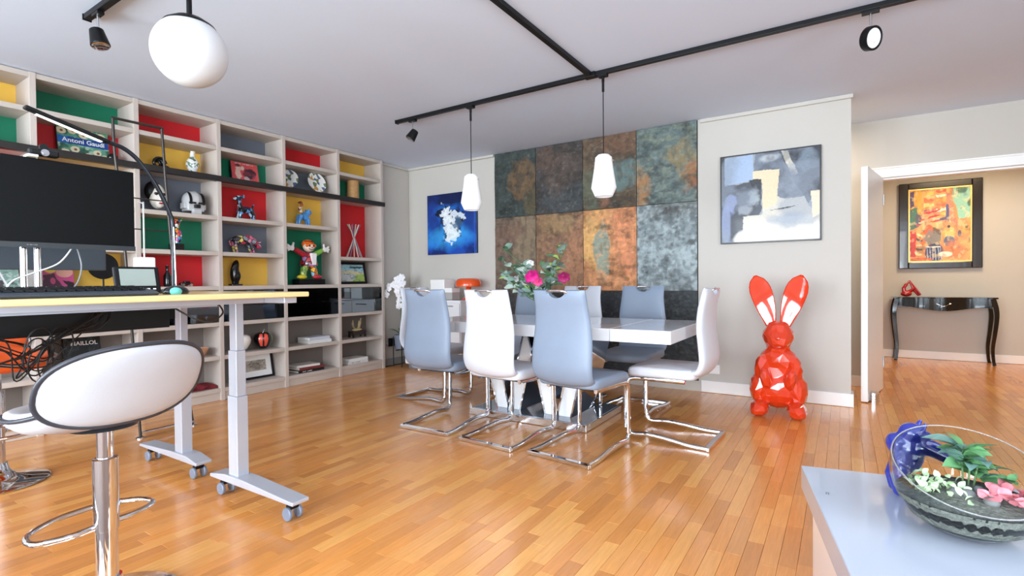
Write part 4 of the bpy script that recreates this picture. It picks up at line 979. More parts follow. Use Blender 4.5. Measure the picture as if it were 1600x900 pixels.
# ------------------------------------------------------------------ sideboard corner
sb = thing('sideboard', 'white gloss sideboard with drawers in the far corner', 'sideboard', (-3.99, 4.69, 0))
MB().box(-.42, .42, -.195, .225, .06, .80).build('body', white_gloss, sb, bevel=.003)
MB().box(-.43, .43, -.215, .23, .80, .828).build('top', white_gloss, sb, bevel=.003)
MB().box(-.40, .40, -.17, .20, .001, .059).build('plinth', M('grey_plinth', (120, 122, 126), .5), sb)
for i in range(2):
    for k in range(3):
        x0 = -.415 + i * .418; z0 = .07 + k * .243
        dd = MB().box(x0, x0 + .412, -.213, -.196, z0, z0 + .237).build('drawer', white_gloss, sb, bevel=.002)
        MB().box(x0 + .14, x0 + .33, -.225, -.214, z0 + .20, z0 + .212).build('handle', chrome, dd)
orl = M('orange_lamp_enamel', (232, 84, 28), .2, coat=.5)
tl_ = thing('table_lamp', 'orange mushroom table lamp on the white sideboard', 'lamp', (-3.63, 4.72, .829))
MB().lathe([(0, .001), (.07, .001), (.074, .010), (.045, .03), (.032, .06), (.030, .14), (.02, .16), (0, .16)], 28).build('base', orl, tl_, smooth=45)
MB().lathe([(.0, .248), (.09, .246), (.128, .236), (.147, .212), (.152, .165), (.150, .150), (.144, .150), (.138, .205), (.11, .225), (0, .234)], 40).build('shade', orl, tl_, smooth=50)
MB().lathe([(.012, .155), (.012, .2), (.03, .205), (.03, .215), (0, .215)], 16).build('stem', chrome, tl_, smooth=40)
for (nm, lb_, x, y, w, d, h, mt_) in (('storage_box', 'tall plain white box on the sideboard left of orange lamp', -3.97, 4.66, .105, .09, .232, card_white), ('storage_box', 'small grey fronted white box tucked under the orange lamp shade', -3.80, 4.63, .055, .07, .135, M('warm_grey_card', (176, 172, 168), .5))):
    t = thing(nm, lb_, 'box', (x, y, .829)); MB().box(-w, w, -d, d, .001, h - .02).build('body', mt_, t, bevel=.003); MB().box(-w - .002, w + .002, -d - .002, d + .002, h - .05, h).build('lid', card_white, t, bevel=.003)
fd = thing('flower_ornament', 'pale grey flower ornament on a small dark dish', 'ornament', (-4.27, 4.70, .829))
MB().lathe([(0, .001), (.05, .001), (.075, .012), (.078, .018), (.05, .012), (0, .010)], 24).build('dish', M('dark_dish', (70, 66, 64), .4), fd, smooth=50)
MB().lathe([(.03, .01), (.03, .07), (0, .07)], 16).build('stand', M('dark_dish'), fd, smooth=50)
pet = leaf_mesh('petal', .075, .05, M('pale_petal', (206, 200, 196), .6, var=.1), .5)
for r_ in range(4):
    for k in range(7):
        a = 2 * PI * k / 7 + r_ * .45; e = .2 + .5 * r_; place_leaf(pet, fd, (0, 0, .075 + .008 * r_), (math.cos(a), math.sin(a), e), 0, 1 - .15 * r_, 'petal')

# ------------------------------------------------------------------ orchid
oc = thing('potted_orchid', 'white orchid in grey pot on black metal plant stand', 'plant', (-4.585, 4.60, 0))
stm = M('stand_black', (24, 24, 26), .4, .5)
for k in range(4):
    a = PI / 4 + k * PI / 2; MB().tube([(.10 * math.cos(a), .10 * math.sin(a), .002), (.10 * math.cos(a), .10 * math.sin(a), .37)], .006, 8).build('stand_leg', stm, oc, smooth=60)
MB().tube([(-.095, 0, .205), (.095, 0, .205)], .006, 8).build('stand_rail', stm, oc); MB().tube([(0, -.095, .205), (0, .095, .205)], .006, 8).build('stand_rail', stm, oc)
MB().lathe([(0, .212), (.065, .212), (.075, .22), (.092, .385), (.092, .39), (.085, .39), (.08, .375), (0, .37)], 28).build('pot', M('blue_grey_pot', (116, 126, 142), .5), oc, smooth=40)
ol = leaf_mesh('leaf', .19, .05, M('orchid_leaf', (74, 104, 76), .35, var=.1), .3, 7)
for k in range(6):
    a = k * 1.05 + .4; place_leaf(ol, oc, (.02 * math.cos(a), .02 * math.sin(a), .385), (math.cos(a), math.sin(a), .35), 0, .9)
blm = M('orchid_white', (246, 244, 246), .5, var=.03, scale=60)
def blossom():
    mb = MB()
    for k in range(5):
        a = 2 * PI * k / 5 + PI / 2; wd = .020 if k in (1, 4) else .014
        mb.ell((.020 * math.cos(a), -.002, .020 * math.sin(a)), (wd, .004, .020), 10, 6, Matrix.Rotation(PI / 2 - a, 3, 'Y'))
    mb.ell((0, -.008, -.004), (.007, .008, .009), 8, 6); me = mb.mesh('blossom', 60); me.materials.append(blm); return me
bm_ = blossom()
for s_i, (ex, ey) in enumerate(((-.12, -.12), (.02, -.05), (.05, .0))):
    P = catmull([(.01 * s_i, 0, .38), (.012 * s_i, -.01, .65), (.01 * s_i, -.02, .92 + .05 * s_i), (ex * .5, ey * .6, 1.02 + .04 * s_i), (ex, ey, .90 + .05 * s_i)], 7)
    MB().tube(P, .0035, 6).build('stem', M('orchid_stem', (96, 116, 84), .6), oc, smooth=60)
    for k in range(11):
        p = P[min(len(P) - 1, 9 + k * 2)] + Vector((rg_.uniform(-.03, .03), rg_.uniform(-.04, 0), rg_.uniform(-.03, .02)))
        o = link('blossom', bm_, oc, loc=p); o.rotation_euler = (rg_.uniform(-.4, .4), rg_.uniform(-.5, .5), rg_.uniform(.2, 1.1)); s_ = rg_.uniform(.9, 1.25); o.scale = (s_, s_, s_)
pc = thing('power_adapter', 'small black plug adapter on wall behind the orchid stand', 'adapter', (-4.763, 4.58, .24))
MB().box(.001, .045, -.035, .035, 0, .10).build('plug_body', black_mat, pc, bevel=.004); MB().tube(catmull([(.03, -.03, .02), (.05, -.07, .0), (.03, -.10, .03)], 5), .003, 6).build('lead', black_mat, pc)

# ------------------------------------------------------------------ flowers on the dining table
fl = thing('flower_arrangement', 'pink roses with eucalyptus leaves in a vase on dining table', 'flowers', (-1.90, 3.42, TZ + .001))
MB().lathe([(0, 0), (.04, 0), (.05, .03), (.052, .10), (.045, .15), (.05, .17), (.045, .168), (.04, .15), (.045, .10), (0, .02)], 28).build('vase', M('grey_vase', (150, 160, 168), .3), fl, smooth=50)
eu = [leaf_mesh('leaf', .062, .048, M('eucalyptus_green', (134, 160, 146), .55, var=.2, scale=40), .15), leaf_mesh('leaf', .062, .05, M('eucalyptus_pale', (196, 212, 200), .5, var=.12, scale=40), .15), leaf_mesh('leaf', .075, .03, M('leaf_deep_green', (84, 116, 84), .5, var=.25, scale=40), .3), leaf_mesh('leaf', .055, .04, M('leaf_lime', (176, 206, 110), .5, var=.15, scale=40), .2)]
for k in range(26):
    a = rg_.uniform(0, 2 * PI); sp = rg_.uniform(.10, .30); hh = rg_.uniform(.22, .42)
    if k in (0, 1, 2, 3): a = (PI * .97, PI * 1.02, .05, -.1)[k]; sp = (.36, .30, .18, .24)[k]; hh = (.46, .55, .52, .55)[k]
    e = Vector((sp * math.cos(a) - .05, sp * .6 * math.sin(a), hh)); P = catmull([(0, 0, .15), (e.x * .35, e.y * .35, hh * .6), e], 6)
    MB().tube(P, .0025, 6).build('stem', M('stem_green'), fl, smooth=60)
    for j in range(9):
        p = P[len(P) - 1 - int(j * .95)]; b_ = rg_.uniform(0, 2 * PI); ty = rg_.choices((0, 1, 2, 3), (5, 2, 3, 1))[0]
        place_leaf(eu[ty], fl, p, (math.cos(b_), math.sin(b_) - .2, rg_.uniform(-.3, .8)), rg_.uniform(-.8, .8), rg_.uniform(.95, 1.5))
def rose(c, r, mat):
    mb = MB()
    for ring, (n_, k0, tilt) in enumerate(((1, .3, 1.4), (3, .45, 1.1), (5, .7, .75), (6, 1., .45))):
        for k in range(n_):
            a = 2 * PI * k / n_ + ring * .6; R_ = Matrix.Rotation(a, 3, 'Z') @ Matrix.Rotation(tilt - PI / 2, 3, 'Y')
            mb.ell(Vector((math.cos(a) * r * k0 * .55, math.sin(a) * r * k0 * .55, r * (.55 - .14 * ring))), (r * .12, r * .42, r * .5), 10, 6, R_)
    me = mb.mesh('rose', 60); me.materials.append(mat); o = link('rose', me, fl, loc=c); o.rotation_euler = (1.1, rg_.uniform(-.3, .3), .3); return o
mg = M('magenta_petals', (206, 20, 124), .5, var=.2, scale=50)
rose((-.04, -.13, .33), .058, mg); rose((.195, -.07, .32), .048, M('deep_magenta_petals', (150, 12, 84), .5, var=.2, scale=50)); rose((.02, -.14, .29), .038, M('rose_pink_petals', (214, 60, 120), .5, var=.2)); rose((-.10, -.05, .43), .032, M('white_petals', (244, 240, 238), .5)); rose((-.24, -.04, .31), .03, M('white_petals'))

# ------------------------------------------------------------------ things on the bookcase (fronts look along +X)
SXP = -4.80; KY = .987
def shelf(name, label, cat, y, z, group=None, x=SXP, r=0.):
    return thing(name, label, cat, (x if x == SXP else x + .06, y * KY, z + .0008), PI / 2 + r, group)
def cover_book(label, y, z, w, h, t, cv, lean, page=True, x=-4.93, r=0.):
    tt = thing('book', label, 'book', (x + .06, y * KY, z + .001), PI / 2 + r); mt_ = VC('printed_cover', .3, .5, coat=.2, var=.05)
    o = cv.slab('front_cover', w, h, .002, mt_, tt, y0=-t)
    pg = MB().box(-w / 2 + .002, w / 2 - .004, -t + .003, -.003, .003, h - .004).build('pages', paper_m, tt)
    bk = MB().box(-w / 2, w / 2, -.003, 0, 0, h).box(-w / 2 - .002, -w / 2, -t, 0, 0, h).build('back_cover', M('cover_dark', (40, 40, 46), .4), tt)
    tt.rotation_mode = 'QUATERNION'; from mathutils import Quaternion
    tt.rotation_quaternion = Quaternion((0, 0, 1), PI / 2 + r) @ Quaternion((1, 0, 0), lean)
    return tt
L15 = math.radians(-11)
cv = Canvas(90, 70, (86, 150, 124), 400)
cv.noise((38, 78, 62), 6, .5, .6, .9); cv.noise((168, 200, 176), 9, .55, .65, .8)
for (u_, v_) in ((.08, .86), (.66, .88), (.86, .86), (.3, .9), (.5, .8), (.13, .12), (.32, .26), (.58, .09), (.76, .24), (.9, .1)):
    cv.blob(u_, v_, .085, .11, (224, 210, 178), 1, .1, .25); cv.blob(u_ + .01, v_, .03, .04, (120, 74, 52), 1, .3, .2)
cv.poly([(0, .68), (1, .68), (1, .42), (0, .44)], (24, 66, 140), 1, .02); cv.poly([(0, .68), (.18, .68), (.2, .44), (0, .44)], (40, 110, 190), .8, .1)
bk = cover_book('large art book titled Antoni Gaudí leaning in the bookcase', 1.575, RL, .315, .226, .03, cv, L15)
text('Antoni Gaudí', .048, M('title_white', (246, 246, 246), .5), bk, Matrix.Translation((.0, -.0316, .126)) @ FRONT, 'title', bold=.0006)
cv = Canvas(60, 60, (214, 84, 86), 410); cv.blob(.25, .5, .1, .33, (232, 200, 186), .9, .2, .5, 9); cv.blob(.24, .83, .08, .07, (40, 34, 40), .9, .2, .4); cv.blob(.68, .52, .25, .27, (40, 38, 52), .95, .2, .5, 7); cv.blob(.52, .25, .1, .13, (210, 190, 190), .8, .3, .8); cv.blob(.42, .74, .07, .09, (226, 214, 206), .9, .3, .6); cv.noise((180, 60, 80), 6, .55, .7, .4)
bk = cover_book('square red art book with white title leaning in bookcase', 2.855, RL, .265, .214, .02, cv, L15)
strokes((5, 9), .017, M('title_white'), bk, Matrix.Translation((0, -.0216, .197)), 'title', 4)
cv = Canvas(70, 60, (214, 84, 140), 420); cv.mix((cv.v > .86) * 1., (238, 236, 226)); cv.blob(.3, .76, .17, .14, (238, 214, 80), 1, .1, .1); cv.poly([(.1, .55), (.4, .6), (.62, 0), (.0, 0)], (40, 24, 40), .9, .15); cv.blob(.35, .28, .08, .14, (206, 80, 130), 1, .1, .1); cv.blob(.72, .66, .26, .22, (240, 178, 160), 1, .06, .05); cv.poly([(.62, .3), (1, .2), (1, 0), (.8, 0)], (40, 18, 30), 1, .1)
bk = cover_book('pop art book with pink and yellow cover behind monitor', 1.40, DT, .19, .175, .02, cv, L15)
strokes((1, 4, 4, 6), .013, M('title_dark', (50, 50, 56), .5), bk, Matrix.Translation((0, -.0216, .163)), 'title', 6)
cv = Canvas(60, 60, (120, 150, 140), 430); cv.noise((60, 40, 50), 6, .45, .6, .9); cv.noise((180, 200, 190), 8, .55, .65, .8); cv.poly([(.3, 1), (.36, 1), (.72, 0), (.66, 0)], (236, 232, 236), 1)
cover_book('green and brown patterned book at the bookcase far left', 1.09, DT, .19, .19, .02, cv, L15)
cv = Canvas(40, 40, (22, 26, 28), 440); cv.noise((60, 76, 76), 8, .55, .7, .6)
bk = cover_book('black book titled MAILLOL in white letters on lower shelf', 1.545, S6, .225, .262, .025, cv, L15)
text('MAILLOL', .042, M('title_white'), bk, Matrix.Translation((.01, -.0266, .196)) @ FRONT, 'title', bold=.0006)
def stackbook(label, y, z, w, d, h, col, r=0., spine=None, x=-4.86):
    tt = thing('book', label, 'book', (x + .06, y * KY, z + .0008), PI / 2 + r); mt_ = M('cover_%d_%d_%d' % col, col, .4, var=.05)
    MB().box(-w / 2, w / 2, -d / 2, d / 2, 0, .003).box(-w / 2, w / 2, -d / 2, d / 2, h - .003, h).box(-w / 2, w / 2, -d / 2 - .002, -d / 2, 0, h).build('cover', mt_, tt)
    MB().box(-w / 2 + .004, w / 2 - .004, -d / 2 + .001, d / 2 - .004, .0035, h - .0035).build('pages', paper_m, tt)
    if spine: strokes(spine[0], h * .6, M('title_white') if sum(col) < 380 else M('title_dark'), tt, Matrix.Translation((spine[1], -d / 2 - .0024, h / 2)), 'spine_lettering', 8)
    return tt
stackbook('thick white book at the bottom of the upper two book stack', 3.56, S6, .28, .20, .034, (228, 228, 226))
stackbook('white book with dark cover face atop the upper two book stack', 3.55, S6 + .0355, .27, .19, .030, (206, 212, 224), .08)
stackbook('black book with white spine lettering at bottom of lower stack', 3.44, PLT, .31, .21, .026, (30, 28, 30), 0, ((4, 5), -.05))
stackbook('maroon and tan book in the middle of the lower stack', 3.45, PLT + .0275, .31, .20, .026, (122, 52, 54), .03)
stackbook('white book on top of the lower three book stack', 3.42, PLT + .055, .26, .19, .022, (226, 222, 216), -.05)
stackbook('white book with dark lettered spine at bottom right shelf', 4.07, PLT, .29, .20, .028, (224, 224, 222), 0, ((3, 6), -.03))
stackbook('plain white thick book on top at bottom right shelf', 4.08, PLT + .0295, .28, .19, .030, (240, 238, 234), .03)
# small objects
t = shelf('camera', 'small black round object beside the Gaudí book', 'ornament', 1.735, RL, x=-4.80); MB().ell((0, 0, .035), (.035, .03, .034), 20, 12).build('body', black_gloss, t, smooth=60); MB().lathe([(.018, 0), (.022, .02), (.014, .02), (.012, .01), (0, .01)], 16, (0, -.025, .035), rx(90)).build('lens', black_gloss, t, smooth=40)
t = shelf('coiled_ornament', 'small black coiled ornament left of the white vase', 'ornament', 2.055, RL, x=-4.82)
MB().tube([(.045 * math.cos(a / 6) * (1 - a / 160), .0 + a * .0006, .05 + .045 * math.sin(a / 6) * (1 - a / 160)) for a in range(0, 90)], .011, 8).build('coil', black_gloss, t, smooth=60); MB().ell((.04, 0, .018), (.035, .03, .018), 16, 8).build('foot', black_gloss, t, smooth=60)
t = shelf('vase', 'white porcelain vase with green painted flowers on black stand', 'vase', 2.333, RL)
MB().lathe([(0, 0), (.062, 0), (.065, .006), (.055, .014), (0, .014)], 28).build('stand', black_gloss, t, smooth=40)
MB().lathe([(0, .0145), (.025, .0145), (.03, .03), (.05, .075), (.052, .10), (.04, .13), (.02, .15), (.018, .19), (.026, .203), (.022, .203), (.014, .19), (0, .19)], 32).build('body', PATCH('porcelain', [(240, 240, 238), (238, 238, 236), (120, 150, 120), (242, 242, 240), (236, 236, 234), (90, 110, 100)], 55, outline=False), t, smooth=50)
# masks
t = shelf('mask', 'white theatre mask with dark eyes and red lips, black hair', 'mask', 2.035, S3, x=-4.83)
q = MB(); q.ell((0, 0, .125), (.062, .05, .105)); q.ell((0, -.035, .07), (.038, .03, .045)); q.ell((0, -.052, .115), (.012, .02, .035)); me = fused(q, 'face', .008, 3, 1., 60); me.materials.append(M('mask_white', (232, 226, 214), .4)); link('face', me, t)
for s in (-1, 1): MB().ell((s * .027, -.050, .14), (.016, .008, .012), 12, 8).build('eye', black_gloss, t, smooth=60)
MB().ell((0, -.063, .062), (.016, .006, .008), 12, 8).build('lips', M('lip_red', (170, 30, 40), .3), t, smooth=60); MB().ell((-.02, .015, .165), (.068, .05, .085), 16, 10).build('hair', black_mat, t, smooth=60)
t = shelf('helmet', 'grey and black striped toy helmet on the shelf', 'helmet', 2.327, S3)
q = MB(); q.ell((0, 0, .125), (.083, .085, .085)); q.box(-.07, .07, -.07, .05, .03, .11); me = fused(q, 'shell', .008, 4, .5, 45); me.materials.append(M('helmet_grey', (196, 196, 196), .3)); link('shell', me, t)
for x_ in (-.052, .0, .052): MB().grid(lambda u, v: ((x_ - .012 + .024 * u), -.088 * math.sin(.35 + v * 1.5), .125 + .09 * math.cos(.35 + v * 1.5) - abs(x_) * .25), 3, 10).build('stripe', black_mat if x_ else M('helmet_grey'), t)
for s in (-1, 1): MB().box(s * .035 - .026, s * .035 + .026, -.088, -.06, .092, .108).build('visor', black_gloss, t, bevel=.003)
MB().box(-.022, .022, -.10, -.06, .055, .088).build('muzzle', black_gloss, t, bevel=.006); MB().box(-.035, .035, -.09, -.05, .004, .045).build('jaw', M('helmet_grey'), t, bevel=.006)
for s in (-1, 1): MB().box(s * .075 - .014, s * .075 + .014, -.05, .03, .05, .10).build('ear_pod', M('helmet_grey'), t, bevel=.006)
mult = [(226, 60, 60), (250, 214, 70), (60, 150, 210), (240, 240, 236), (240, 130, 50), (90, 180, 90), (200, 80, 160), (40, 40, 60)]
t = shelf('figurine', 'multicoloured patchwork figurine on a black base on green shelf', 'figurine', 2.19, S4)
MB().box(-.045, .045, -.04, .04, 0, .06).build('base', black_gloss, t, bevel=.003)
q = MB(); q.tube([(0, 0, .055), (.012, 0, .10), (.01, 0, .15), (-.02, 0, .19), (.0, 0, .225)], [.018, .03, .034, .036, .03], 12); q.ell((-.005, -.01, .245), (.035, .03, .03)); q.tube([(-.03, 0, .26), (-.05, 0, .285)], [.012, .006], 8); q.tube([(.03, 0, .26), (.055, 0, .282)], [.014, .006], 8); q.tube([(-.02, -.01, .19), (-.06, -.02, .16), (-.045, -.03, .12)], [.018, .015, .012], 8)
me = fused(q, 'body', .006, 2, 1., 60); me.materials.append(PATCH('patchwork_a', mult, 38)); link('body', me, t)
t = shelf('toy_car', 'tiny black toy car on the red shelf behind lamp', 'toy', 2.262, DT, x=-4.80); MB().box(-.05, .05, -.022, .022, .010, .030).build('chassis', black_gloss, t, bevel=.004); MB().box(-.02, .028, -.018, .018, .030, .046).build('cabin', black_gloss, t, bevel=.005)
for x_ in (-.032, .032):
    for s in (-1, 1): MB().lathe([(0, -.004), (.012, -.004), (.012, .004), (0, .004)], 14, (x_, s * .023, .012), rx(90)).build('wheel', chrome, t)
t = shelf('bottle', 'slim black bottle on the red shelf behind lamp', 'bottle', 2.105, DT, x=-4.84); MB().lathe([(0, 0), (.028, 0), (.030, .01), (.030, .09), (.012, .125), (.012, .165), (.014, .168), (.014, .178), (0, .178)], 20).build('body', black_gloss, t, smooth=40)
# generic blue dog statuette
t = shelf('dog_figurine', 'glossy blue and black dog figurine on the red shelf', 'figurine', 2.81, S3)
q = MB(); q.ell((.005, 0, .10), (.062, .030, .032)); q.tube([(-.045, 0, .105), (-.06, 0, .16), (-.062, 0, .19)], [.026, .018, .018], 10); q.ell((-.066, 0, .205), (.030, .022, .024)); q.tube([(-.08, 0, .20), (-.115, 0, .19)], [.018, .012], 10); q.tube([(.06, 0, .115), (.085, 0, .16)], [.012, .007], 8)
for s in (-1, 1): q.tube([(-.05, s * .02, .10), (-.065, s * .024, .008)], [.020, .013], 8); q.tube([(.045, s * .02, .10), (.07, s * .024, .05), (.065, s * .024, .008)], [.024, .016, .013], 8); q.tube([(-.045, s * .016, .22), (-.03, s * .022, .235), (-.028, s * .026, .195)], [.012, .012, .008], 8)
me = fused(q, 'body', .006, 2, 1., 60); me.materials.append(PATCH('blue_black_glaze', [(20, 24, 34), (90, 160, 220), (16, 20, 28), (190, 226, 244), (24, 40, 70)], 30, outline=False)); link('body', me, t)
t = shelf('bull_figurine', 'multicoloured painted bull figurine with lowered head on grey shelf', 'figurine', 2.795, S4)
q = MB(); q.ell((-.03, 0, .125), (.095, .04, .045)); q.ell((.04, 0, .13), (.06, .042, .048)); q.tube([(.08, 0, .125), (.13, 0, .085)], [.036, .026], 10); q.ell((.135, 0, .075), (.034, .024, .026), R=ry(35)); q.tube([(.115, .02, .10), (.13, .045, .11), (.15, .045, .125)], [.009, .007, .003], 8); q.tube([(.115, -.02, .10), (.13, -.045, .11), (.15, -.045, .125)], [.009, .007, .003], 8)
for s in (-1, 1): q.tube([(-.09, s * .022, .11), (-.10, s * .024, .06), (-.085, s * .024, .004)], [.026, .014, .011], 8); q.tube([(.05, s * .024, .10), (.06, s * .026, .05), (.08, s * .026, .004)], [.022, .013, .010], 8)
q.tube([(-.12, 0, .14), (-.145, 0, .11), (-.13, 0, .06)], [.007, .006, .008], 8)
me = fused(q, 'body', .006, 2, 1., 60); me.materials.append(PATCH('patchwork_b', [(70, 66, 78), (226, 120, 150), (40, 40, 50), (206, 60, 90), (236, 214, 120), (150, 160, 170), (210, 150, 170)], 26)); link('body', me, t)
t = shelf('bust_sculpture', 'tall black abstract stone sculpture on yellow shelf', 'sculpture', 2.70, DT)
MB().box(-.05, .05, -.035, .035, 0, .016).build('base', black_gloss, t, bevel=.003)
q = MB(); q.ell((-.005, 0, .11), (.044, .034, .10)); q.ell((.0, 0, .175), (.034, .03, .07), R=ry(12)); q.ell((.015, -.01, .09), (.03, .03, .05)); q.box(-.03, .025, -.02, .02, .012, .06); me = fused(q, 'stone', .008, 3, .12); me.materials.append(black_gloss); link('stone', me, t)
# plates
def plate(label, y, r, yaw, x):
    t = shelf('plate', label, 'plate', y, RL, x=x, r=yaw, group='painted plates'); R_ = Matrix.Rotation(math.radians(75), 3, 'X')
    MB().lathe([(0, .0), (r * .6, .0), (r * .75, .006), (r, .016), (r, .020), (r * .74, .011), (r * .6, .006), (0, .005)], 40, (0, 0, r + .012), R_).build('dish', PATCH('plate_flowers', [(240, 240, 236), (238, 238, 234), (240, 240, 236), (110, 130, 90), (200, 150, 80), (242, 242, 238), (90, 110, 140)], 26, outline=False), t, smooth=50)
    MB().tube([(-.04, -.03, .003), (-.03, .05, .003), (0, .045, .08), (.03, .05, .003), (.04, -.03, .003), (.04, -.035, .014)], .003, 6).build('wire_stand', black_mat, t)
plate('round floral painted plate standing fully visible on grey shelf', 3.61, .112, 0, -4.86); plate('floral painted plate half hidden by the bookcase upright', 3.29, .105, -.6, -4.90)
t = shelf('figurine', 'blue animal figurine with a small orange brown one on its back', 'figurine', 3.45, S3)
q = MB(); q.ell((.02, 0, .11), (.045, .035, .04), R=ry(-35)); q.tube([(-.02, 0, .12), (.03, 0, .08)], [.038, .036], 10); q.ell((.055, 0, .145), (.036, .032, .032))
for s in (-1, 1): q.tube([(-.04, s * .02, .11), (-.065, s * .02, .05), (-.07, s * .02, .005)], [.026, .018, .014], 8); q.tube([(.04, s * .02, .08), (.05, s * .02, .005)], [.02, .014], 8); q.ell((.045, s * .03, .172), (.012, .008, .014))
me = fused(q, 'body', .006, 2, 1., 60); me.materials.append(M('sky_blue_glaze', (80, 150, 214), .25, coat=.5, var=.3, scale=40)); link('body', me, t)
MB().tube(catmull([(-.03, 0, .14), (-.045, 0, .18), (-.02, 0, .215), (-.035, 0, .245), (-.06, 0, .235)], 5), [.018] * 8 + [.014] * 8 + [.011] * 5, 10).build('rider', PATCH('orange_brown_glaze', [(170, 76, 34), (206, 110, 50), (120, 56, 30), (230, 220, 200)], 40, outline=False), t, smooth=60)
# patchwork boy figurine with open arms
t = shelf('boy_figurine', 'colourful patchwork boy figurine with outstretched arms on black base', 'figurine', 3.48, DT, x=-4.83)
t.scale = (1.1, 1.1, 1.1); MB().box(-.14, .14, -.06, .06, 0, .052).build('base', black_mat, t, bevel=.003)
for s, c1, c2 in ((-1, PATCH('leg_green', [(150, 190, 80), (120, 170, 70), (190, 210, 110)], 40), M('yellow_shoe', (226, 206, 50), .3, coat=.4)), (1, PATCH('leg_orange', [(240, 110, 40), (150, 200, 226), (240, 130, 60), (250, 200, 80)], 22), M('red_shoe', (196, 40, 60), .3, coat=.4))):
    MB().tube([(s * .03, 0, .20), (s * .055, 0, .14), (s * .068, 0, .075)], [.034, .033, .030], 14).build('leg', c1, t, smooth=60)
    MB().ell((s * .085, -.012, .074), (.052, .034, .022), 20, 10).build('shoe', c2, t, smooth=60)
q = MB(); q.lathe([(0, .18), (.08, .18), (.085, .20), (.062, .27), (.045, .31), (0, .315)], 20); me = q.mesh('jacket', 50); me.materials.append(PATCH('jacket_patch', [(170, 36, 50), (150, 30, 44), (170, 120, 170), (190, 60, 60)], 16)); link('jacket', me, t)
MB().prism([(-.02, .19), (.022, .19), (.028, .30), (-.024, .30)], -.086, -.05, lambda a, b, h: (a, h, b)).build('shirt', M('shirt_white', (240, 238, 238), .4), t)
MB().tube([(-.05, 0, .285), (-.11, 0, .315), (-.15, 0, .335)], [.028, .026, .022], 12).build('sleeve', M('sleeve_red', (170, 36, 50), .3), t, smooth=60); MB().tube([(.05, 0, .285), (.11, 0, .315), (.15, 0, .335)], [.028, .026, .022], 12).build('sleeve', M('sleeve_green', (130, 190, 70), .3), t, smooth=60)
for s in (-1, 1):
    q = MB(); q.ell((s * .18, -.005, .345), (.026, .014, .026))
    for a in (-.7, -.1, .5): q.tube([(s * .185, -.005, .345), (s * (.185 + .052 * math.cos(a)), -.005, .345 + .052 * math.sin(a) + .008)], [.012, .010], 8)
    q.tube([(s * .175, -.005, .35), (s * .165, -.008, .40)], [.012, .010], 8); me = fused(q, 'glove', .005, 2, 1., 60); me.materials.append(card_white); link('glove', me, t)
MB().ell((0, -.005, .365), (.058, .05, .052), 22, 14).build('head', M('figure_skin', (246, 224, 206), .35), t, smooth=60)
for s in (-1, 1): MB().ell((s * .022, -.052, .372), (.008, .004, .011), 10, 6).build('eye', black_gloss, t)
MB().tube(catmull([(-.03, -.047, .345), (0, -.054, .333), (.03, -.047, .345)], 4), .003, 6).build('mouth', black_gloss, t); MB().ell((0, -.056, .356), (.008, .008, .007), 8, 6).build('nose', M('nose_red', (220, 90, 70), .3), t)
q = MB(); q.ell((0, .008, .388), (.062, .052, .048))
for k in range(7): q.ell((-.045 + .015 * k, -.040, .392 - abs(k - 3) * .006), (.012, .014, .016))
me = fused(q, 'hair', .006, 1, 1., 60); me.materials.append(M('orange_hair', (232, 110, 40), .4, var=.2)); link('hair', me, t)
MB().lathe([(0, .425), (.046, .418), (.05, .412), (0, .410)], 20).build('cap', M('cap_dark_red', (110, 30, 30), .4), t, smooth=50)
t = shelf('wooden_cylinder', 'tall carved wooden cylinder vase on the green shelf', 'vase', 4.115, RL); MB().lathe([(0, 0), (.068, 0), (.066, .20), (.067, .222), (.060, .222), (.058, .2), (0, .19)], 28).build('body', M('carved_wood', (196, 150, 96), .6, var=.35, scale=30, bump=.5, bscale=60), t, smooth=40)
t = shelf('stick_sculpture', 'tepee of crossed striped wooden sticks on the red shelf', 'sculpture', 4.12, S4)
for k in range(12):
    a = 2 * PI * k / 12; bx, by = .10 * math.cos(a), .07 * math.sin(a); tx, ty = -.085 * math.cos(a + .3), -.06 * math.sin(a + .3)
    MB().tube([(bx, by, .004), (tx * .05, ty * .05, .22 + .004 * k), (tx, ty, .385)], .0055, 6).build('stick', M('stick_%d' % (k % 3), [(232, 222, 206), (120, 110, 150), (206, 196, 180)][k % 3], .5), t)
def frame_thing(label, y, z, w, h, fw_, fcol, cv, mat_w=0., lean=L15, x=-4.90):
    tt = thing('picture_frame', label, 'picture frame', (x + .06, y * KY, z + .001)); tt.rotation_mode = 'QUATERNION'; from mathutils import Quaternion
    tt.rotation_quaternion = Quaternion((0, 0, 1), PI / 2) @ Quaternion((1, 0, 0), lean)
    for a in ((-w / 2, -w / 2 + fw_, 0, h), (w / 2 - fw_, w / 2, 0, h), (-w / 2 + fw_, w / 2 - fw_, 0, fw_), (-w / 2 + fw_, w / 2 - fw_, h - fw_, h)): MB().box(a[0], a[1], -.024, 0, a[2], a[3]).build('frame_rail', fcol, tt, bevel=.002)
    iw, ih = w - 2 * fw_, h - 2 * fw_
    MB().box(-iw / 2, iw / 2, -.012, -.002, fw_, h - fw_).build('mount', card_white, tt)
    cv.slab('print', iw - 2 * mat_w, ih - 2 * mat_w, .001, VC('printed_cover'), tt, y0=-.0135, z0=fw_ + mat_w)
    return tt
